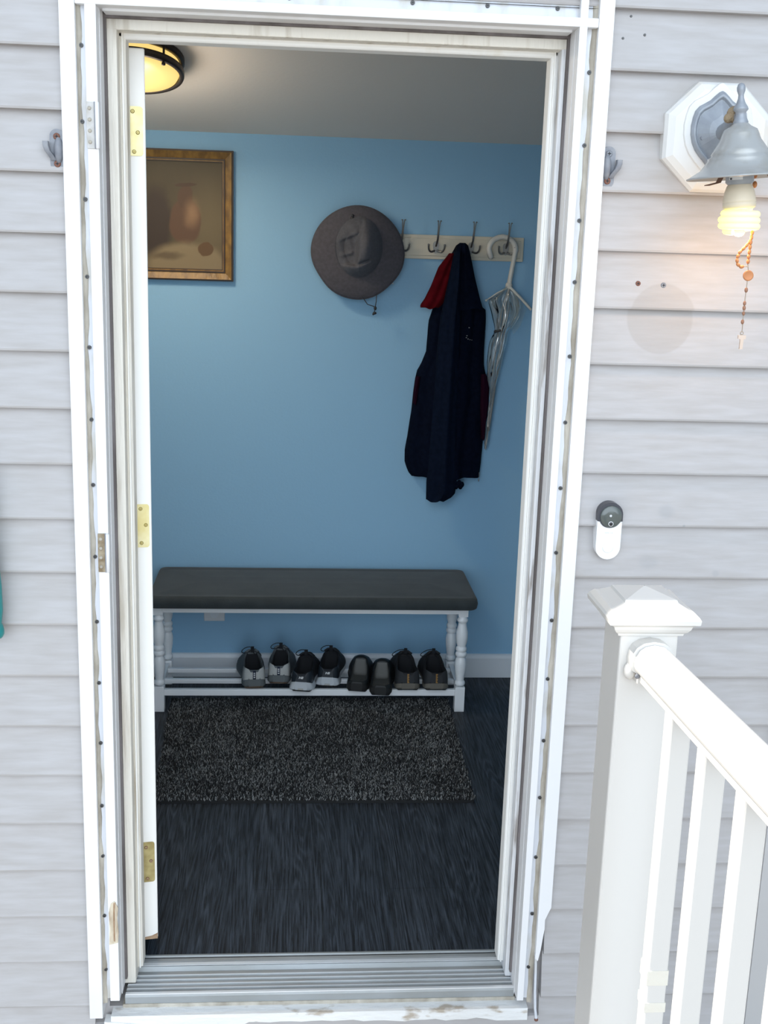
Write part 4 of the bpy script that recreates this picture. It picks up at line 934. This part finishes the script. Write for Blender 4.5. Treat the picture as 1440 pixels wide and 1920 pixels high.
# ---------------------------------------------------------------- doorbell
M['bell_white'] = mat('white_doorbell_plastic', (0.86, 0.87, 0.88), 0.35); M['bell_black'] = mat('dark_glossy_bezel', (0.045, 0.047, 0.060), 0.3)
M['lens'] = mat('tinted_lens', (0.085, 0.10, 0.095), 0.12, spec=0.7); M['bell_grey'] = mat('pale_grey_print', (0.60, 0.61, 0.62), 0.5)
DX, DZ = 1.119, 1.128
db = thing('video_doorbell', 'white video doorbell with round dark camera on the siding', 'doorbell', (DX, -0.012, 1.066))
def stadium(hw_, z0, z1, n_=16):
    p_ = [(DX + hw_ * math.cos(PI * k / n_), z1 - hw_ + hw_ * math.sin(PI * k / n_)) for k in range(n_ + 1)]
    return p_ + [(DX + hw_ * math.cos(PI + PI * k / n_), z0 + hw_ + hw_ * math.sin(PI + PI * k / n_)) for k in range(n_ + 1)]
MB().prism(stadium(0.0265, 1.066, 1.190), 1, -0.034, -0.004).build('body', M['bell_white'], db, bevel=0.003)
# dark hood round the top, cut along a curve
hb = []
for k in range(25): a = PI * k / 24; hb.append((DX + 0.0270 * math.cos(a), 1.190 - 0.0265 + 0.0270 * math.sin(a)))
hb += [(DX - 0.0270, 1.150)] + [(DX + 0.0215 * math.cos(PI + PI * k / 16), 1.152 + 0.0165 * math.sin(PI + PI * k / 16)) for k in range(1, 16)] + [(DX + 0.0270, 1.150)]
MB().prism(hb, 1, -0.0365, -0.006).build('hood', M['bell_black'], db)
MB().lathe([(0.0235, 0.0), (0.0235, -0.003), (0.0222, -0.0045), (0.012, -0.0056), (0.001, -0.006)], (DX + 0.001, -0.0355, 1.1605), 'y', n=32).build('camera_window', M['lens'], db)
MB().lathe([(0.0055, 0.0), (0.0055, -0.003), (0.0042, -0.003)], (DX + 0.0005, -0.0395, 1.1455), 'y', n=20).build('lens_ring', M['bell_grey'], db)
MB().lathe([(0.0040, 0.0), (0.0040, -0.0034), (0.001, -0.004)], (DX + 0.0005, -0.0395, 1.1455), 'y', n=20).build('lens', M['black'], db)
MB().lathe([(0.0026, 0.0), (0.0026, -0.0012)], (DX - 0.001, -0.0410, 1.163), 'y', n=16).build('sensor', M['bell_grey'], db)
MB().lathe([(0.0118, 0.0), (0.0118, -0.0012), (0.0105, -0.0018), (0.001, -0.0012)], (DX, -0.0338, 1.092), 'y', n=32).build('button', M['bell_white'], db)
q = MB()
for dx, ww in ((-0.0075, 0.0028), (-0.004, 0.0028), (-0.0006, 0.0024), (0.004, 0.0018), (0.0072, 0.0024)): q.box(DX + dx - ww / 2, DX + dx + ww / 2, -0.0344, -0.0338, 1.1235, 1.1250)
q.build('lettering', M['bell_grey'], db)

# ---------------------------------------------------------------- wall lantern
M['lan_white'] = mat('white_mounting_block', (0.74, 0.73, 0.71), 0.5, col2=(0.72, 0.66, 0.58), nscale=16, lo=0.55, hi=0.75)
M['lan_grey'] = mat('weathered_grey_metal', (0.33, 0.355, 0.39), 0.38, 0.15, col2=(0.26, 0.28, 0.315), nscale=26)
M['lan_shade'] = mat('weathered_pale_shade', (0.40, 0.405, 0.40), 0.22, 0.2, col2=(0.34, 0.335, 0.31), nscale=30, lo=0.5, hi=0.8)
M['wasp'] = mat('dry_mud', (0.33, 0.25, 0.16), 0.95, bump=0.6, bscale=120); M['strap'] = mat('brown_metal_strap', (0.14, 0.075, 0.05), 0.6, 0.3)
M['ballast'] = mat('cream_ballast', (0.70, 0.61, 0.47), 0.45)
M['cfl'] = mat('lit_spiral_tube', (0.9, 0.85, 0.5), 0.4, emit=(1.0, 0.92, 0.17), estr=0.86)
OXc, OZc = 1.277, 1.931
lan = thing('wall_lantern', 'grey wall lantern with a bell shade and lit spiral bulb on a white octagon block', 'lantern', (OXc, -0.012, OZc))
def octo(rx, rz): return [(OXc + rx / math.cos(PI / 8) * math.cos(PI / 8 + k * PI / 4), OZc + rz / math.cos(PI / 8) * math.sin(PI / 8 + k * PI / 4)) for k in range(8)]
t = MB()
lay = [(-0.003, octo(0.108, 0.105)), (-0.024, octo(0.107, 0.104)), (-0.032, octo(0.102, 0.099)), (-0.040, octo(0.090, 0.087)), (-0.040, octo(0.070, 0.072))]
for i in range(len(lay) - 1):
    (ya, A), (yb, B_) = lay[i], lay[i + 1]
    for k in range(8):
        j = (k + 1) % 8; t.face([(A[k][0], ya, A[k][1]), (A[j][0], ya, A[j][1]), (B_[j][0], yb, B_[j][1]), (B_[k][0], yb, B_[k][1])])
t.face([(x, lay[-1][0], z) for x, z in lay[-1][1]]); t.face([(x, -0.003, z) for x, z in lay[0][1]][::-1])
t.build('mounting_block', M['lan_white'], lan, bevel=0.002)
# scalloped backplate, stepped
OG = [(0.0, 0.080), (0.006, 0.077), (0.014, 0.070), (0.022, 0.062), (0.032, 0.056), (0.043, 0.050), (0.051, 0.041), (0.055, 0.028), (0.0575, 0.012), (0.057, -0.004), (0.053, -0.020), (0.046, -0.034), (0.036, -0.046), (0.026, -0.056), (0.018, -0.066), (0.010, -0.074), (0.0, -0.078)]
def ogee(sc, k=1.0): return [(OXc - 0.004 + sc * x, 1.938 + sc * k * z) for x, z in OG] + [(OXc - 0.004 - sc * x, 1.938 + sc * k * z) for x, z in OG[-2:0:-1]]
t = MB(); lay = [(-0.039, ogee(1.22, 0.98)), (-0.045, ogee(1.20, 0.98)), (-0.045, ogee(1.06))]
rows = [[(x, y_, z) for x, z in P] for y_, P in lay]; t.grid(rows, closed=True, smooth=False); t.face(rows[-1])
t.build('block_ridge', M['lan_white'], lan, bevel=0.0015)
t = MB(); lay = [(-0.039, ogee(1.0)), (-0.050, ogee(0.98)), (-0.054, ogee(0.90)), (-0.054, ogee(0.84)), (-0.048, ogee(0.78)), (-0.062, ogee(0.42)), (-0.068, ogee(0.2))]
rows = [[(x, y_, z) for x, z in P] for y_, P in lay]
t.grid(rows, closed=True, smooth=False); t.face(rows[-1])
t.build('backplate', M['lan_grey'], lan, bevel=0.001)
screw(lan, 1.240, -0.051, 1.928, 0.0052, M['zinc'], M['zinc'])
AX, AY = 1.267, -0.175
MB().tube([(1.275, -0.055, 1.935), (1.274, -0.09, 1.945), (1.271, -0.13, 1.955), (1.268, -0.172, 1.958)], [0.017, 0.012, 0.011, 0.011], n=14).build('arm', M['lan_grey'], lan)
MB().ball((1.262, -0.150, 1.962), 0.013, sc=(1.1, 1.0, 1.2)).ball((1.252, -0.150, 1.955), 0.009).build('mud_nest', M['wasp'], lan)
TILT = Matrix.Translation((AX, AY, 1.945)) @ Matrix.Rotation(-0.085, 4, 'Y')
fin = MB().lathe([(0.001, 0.070), (0.0055, 0.068), (0.0078, 0.062), (0.0075, 0.056), (0.0050, 0.049), (0.0055, 0.043), (0.0085, 0.034), (0.0130, 0.027), (0.0138, 0.023), (0.0100, 0.019), (0.0090, 0.014), (0.0120, 0.006), (0.0140, 0.001), (0.0130, -0.002)], n=24).xf(TILT)
fin.build('finial', M['lan_grey'], lan)
sh = [(0.0125, 0.000), (0.0190, -0.006), (0.0300, -0.012), (0.0335, -0.020), (0.0370, -0.030), (0.0480, -0.046), (0.0530, -0.055), (0.0520, -0.058), (0.0590, -0.062), (0.0585, -0.065), (0.0720, -0.082), (0.0930, -0.094), (0.0975, -0.096), (0.0960, -0.0985), (0.0700, -0.085), (0.0500, -0.060), (0.0280, -0.022), (0.0120, -0.004)]
MB().lathe(sh, n=56, caps=False).xf(TILT).build('shade', M['lan_shade'], lan)
MB().lathe([(0.024, -0.070), (0.0258, -0.075), (0.0258, -0.106), (0.022, -0.110)], n=28).xf(TILT).build('bulb_holder', M['lan_grey'], lan)
q = MB()
q.grid([[(0.0264 * math.sin(a), -0.0264 * math.cos(a), z) for a in (-1.15, -0.9, -0.65, -0.4, -0.15)] for z in (-0.074, -0.102)]); q.xf(TILT).build('label_sticker', M['ivory'], lan)
q = MB()
for z, a0_, a1_ in ((-0.080, -1.05, -0.80), (-0.086, -1.05, -0.85), (-0.092, -1.05, -0.80), (-0.098, -1.05, -0.9), (-0.080, -0.62, -0.5), (-0.080, -0.42, -0.3), (-0.086, -0.6, -0.3)):
    q.grid([[(0.0268 * math.sin(a), -0.0268 * math.cos(a), zz) for a in np.linspace(a0_, a1_, 4)] for zz in (z, z - 0.0035)])
q.xf(TILT).build('sticker_print', M['bell_black'], lan)
for pts in ([(-0.038, -0.030, -0.078), (-0.050, -0.034, -0.100), (-0.054, -0.036, -0.106), (-0.078, -0.044, -0.110)], [(0.038, -0.030, -0.080), (0.050, -0.034, -0.108), (0.058, -0.036, -0.110), (0.072, -0.040, -0.106)]):
    rows = [[(x - 0.005, y_, z), (x + 0.005, y_, z)] for x, y_, z in pts]
    MB().grid(rows, smooth=False).xf(TILT).build('strap', M['strap'], lan, solid=0.0018)
bulb = MB().lathe([(0.019, -0.108), (0.0235, -0.113), (0.0275, -0.124), (0.0300, -0.138), (0.0305, -0.142), (0.0298, -0.1425), (0.0305, -0.144), (0.0300, -0.152), (0.024, -0.155)], n=32).xf(TILT).build('bulb', M['ballast'], lan)
sp = []
for k in range(140):
    t_ = k / 139; a = t_ * 2 * PI * 3.6
    r = 0.020 + 0.0125 * min(1, t_ * 5) - 0.0125 * max(0, (t_ - 0.86) / 0.14)
    sp.append((r * math.cos(a), r * math.sin(a), -0.156 - 0.040 * t_))
MB().tube(sp, 0.0062, n=10).ball((0.0, 0, -0.196), 0.012, sc=(1, 1, 0.8)).xf(TILT).build('spiral_tube', M['cfl'], bulb)
pd = bpy.data.lights.new('lantern_bulb_light', 'POINT'); pd.energy = 0.95; pd.color = (1.0, 0.60, 0.32); pd.shadow_soft_size = 0.035
plo = bpy.data.objects.new('bulb_light', pd); COL.objects.link(plo); plo.parent = lan; plo.location = Vector((1.287, -0.172, 1.735)) - lan.location

# ---------------------------------------------------------------- rosary
M['bead'] = mat('orange_brown_bead', (0.50, 0.20, 0.07), 0.4); M['bead_d'] = mat('brown_bead', (0.30, 0.15, 0.09), 0.45); M['chain'] = mat('fine_chain', (0.40, 0.33, 0.26), 0.4, 0.7); M['pale_wood'] = mat('pale_cross_wood', (0.66, 0.52, 0.42), 0.6)
RY = -0.185
ros = thing('rosary', 'orange beaded rosary with a pale cross hanging from the lantern below its bulb', 'rosary', (1.305, RY, 1.748))
def bead(x, z, r, mt, ang=0.0, y_=RY):
    q = MB().ball((0, 0, 0), r, sc=(0.82, 0.82, 1.2)); q.xf(Matrix.Translation((x, y_, z)) @ Matrix.Rotation(ang, 4, 'Y')); q.build('bead', mt, ros)
def beads_along(pts, step, r, mt, y_=RY):
    acc = 0.0; prev = Vector(pts[0])
    L_ = [Vector(p) for p in pts]; d = 0.0; target = 0.0; tot = sum((L_[i + 1] - L_[i]).length for i in range(len(L_) - 1))
    while target < tot:
        s_ = 0.0
        for i in range(len(L_) - 1):
            l = (L_[i + 1] - L_[i]).length
            if s_ + l >= target:
                p = L_[i].lerp(L_[i + 1], (target - s_) / l); dd = L_[i + 1] - L_[i]
                bead(p[0], p[1], r, mt, math.atan2(dd[0], dd[1]), y_); break
            s_ += l
        target += step
def chain(pts, y_=RY): return MB().tube([(x, y_, z) for x, z in pts], 0.0009, n=6).build('chain', M['chain'], ros)
A_ = [(1.3155, 1.836), (1.318, 1.80)]
main = [(1.306, 1.748), (1.3045, 1.725), (1.304, 1.705), (1.3035, 1.690)]
loop = [(1.303, 1.732), (1.2955, 1.722), (1.286, 1.712), (1.2815, 1.700), (1.283, 1.690), (1.290, 1.6845), (1.299, 1.686)]
chain(main + [(1.306, 1.678)]); chain(loop + [(1.305, 1.686)])
beads_along(main, 0.0088, 0.0042, M['bead']); beads_along(loop, 0.0086, 0.0041, M['bead'])
chain([(1.319, 1.86), (1.317, 1.835), (1.313, 1.79), (1.306, 1.748)], -0.135); bead(1.3175, 1.838, 0.0055, M['bead'], 0, -0.145); bead(1.3185, 1.855, 0.005, M['bead'], 0, -0.14)
md = MB().lathe([(0.0002, -0.0018), (0.0075, -0.0018), (0.0095, -0.0026), (0.0102, 0.0), (0.0095, 0.0026), (0.0002, 0.0018)], (1.3065, RY, 1.669), 'y', n=28)
md.build('medal', M['bead'], ros)
chain([(1.306, 1.659), (1.3055, 1.645), (1.305, 1.62), (1.305, 1.59), (1.3055, 1.562)])
for x, z, r in ((1.3055, 1.642, 0.0042), (1.305, 1.617, 0.0038), (1.305, 1.608, 0.0040), (1.305, 1.598, 0.0036), (1.3045, 1.582, 0.0040)): bead(x, z, r, M['bead_d'])
MB().tube([(1.3055 + 0.003 * math.cos(a), RY, 1.5605 + 0.003 * math.sin(a)) for a in np.linspace(0, 2 * PI, 13)[:-1]], 0.0008, n=6, closed=True).build('ring', M['chain'], ros)
MB().prism([(1.2985, 1.5565), (1.3135, 1.5565), (1.3135, 1.5495), (1.3095, 1.5485), (1.3090, 1.5300), (1.3030, 1.5300), (1.3030, 1.5485), (1.2985, 1.5500)], 1, RY - 0.002, RY + 0.002).build('cross', M['pale_wood'], ros, bevel=0.0008)

# ---------------------------------------------------------------- porch railing
rl = thing('porch_railing', 'white vinyl porch railing with a capped square post and round-topped rail', 'railing', (1.078, -0.43, -0.36))
PXC, PYC, PW = 1.078, -0.428, 0.052
MB().box(PXC - PW, PXC + PW, PYC - PW, PYC + PW, -0.36, 1.062).build('post', M['vinyl'], rl, bevel=0.004)
def ring_sq(h, z): return [(PXC - h, PYC - h, z), (PXC + h, PYC - h, z), (PXC + h, PYC + h, z), (PXC - h, PYC + h, z)]
cp = [(PW + 0.001, 1.050), (PW + 0.006, 1.052), (PW + 0.007, 1.056), (PW + 0.012, 1.060), (PW + 0.016, 1.066), (PW + 0.018, 1.072), (PW + 0.024, 1.076), (PW + 0.028, 1.078), (PW + 0.029, 1.086), (PW + 0.026, 1.091), (PW + 0.019, 1.098), (PW + 0.014, 1.099), (PW - 0.004, 1.109), (PW - 0.006, 1.1135), (0.001, 1.1265)]
rows = [ring_sq(h, z) for h, z in cp]
q = MB().grid(rows, closed=True, smooth=False); q.face(rows[0][::-1]); q.build('post_cap', M['vinyl'], rl)
RZ = lambda y_: 0.9715 + 0.045 * (-0.48 - y_)      # underside of the rail, which climbs a little away from the post
prof = [(-0.019, 0.000), (-0.021, 0.003), (-0.021, 0.018), (-0.030, 0.024), (-0.0325, 0.030), (-0.0330, 0.040), (-0.031, 0.052), (-0.026, 0.061), (-0.016, 0.068), (0, 0.071)]
prof = prof + [(-x, z) for x, z in prof[-2::-1]]
YE = -1.75
rows = [[(PXC + x, y_, RZ(y_) + z) for x, z in prof] for y_ in (PYC - PW, -0.7, -1.0, -1.3, YE)]
q = MB().grid(rows, closed=True, smooth=False); q.face(rows[0]); q.face(rows[-1][::-1]); q.build('top_rail', M['vinyl'], rl, bevel=0.0015)
# collar bracket around the rail end, with its screw
big = [(x * 1.16, (z - 0.034) * 1.14 + 0.034) for x, z in prof]
rows = [[(PXC + x, y_, RZ(y_) + z) for x, z in big] for y_ in (PYC - PW - 0.0005, PYC - PW - 0.030)]
q = MB().grid(rows, closed=True, smooth=False); q.face(rows[0]); q.face(rows[1][::-1]); q.build('collar', M['vinyl'], rl, bevel=0.003)
MB().lathe([(0.0045, 0.0), (0.0045, -0.002), (0.002, -0.003)], (PXC - 0.0262, PYC - PW - 0.0305, RZ(-.5) + 0.014), 'y', n=12).build('screw', M['zinc'], rl)
MB().ball((PXC - 0.034, PYC - PW - 0.010, RZ(-.5) + 0.016), 0.012, sc=(0.9, 1.0, 1.3)).build('screw_boss', M['vinyl'], rl)
BZ = -0.27
MB().box(PXC - 0.021, PXC + 0.021, YE, PYC - PW, BZ, BZ + 0.05).build('bottom_rail', M['vinyl'], rl, bevel=0.003)
bal = None
for k in range(8):
    yf = -0.676 - 0.154 * k
    o = MB().box(PXC - 0.0175, PXC + 0.0175, yf, yf + 0.036, BZ + 0.04, RZ(yf) + 0.004).build('baluster', M['vinyl'], rl, bevel=0.003)
    if k == 0: bal = o
M['tape'] = mat('yellowed_tape', (0.80, 0.76, 0.67), 0.5, bump=0.3, bscale=60)
yf = -0.676
for za, zb_ in ((0.492, 0.520), (0.440, 0.458)):
    MB().box(PXC - 0.0184, PXC + 0.0184, yf - 0.0009, yf + 0.0369, za, zb_).build('tape', M['tape'], bal)
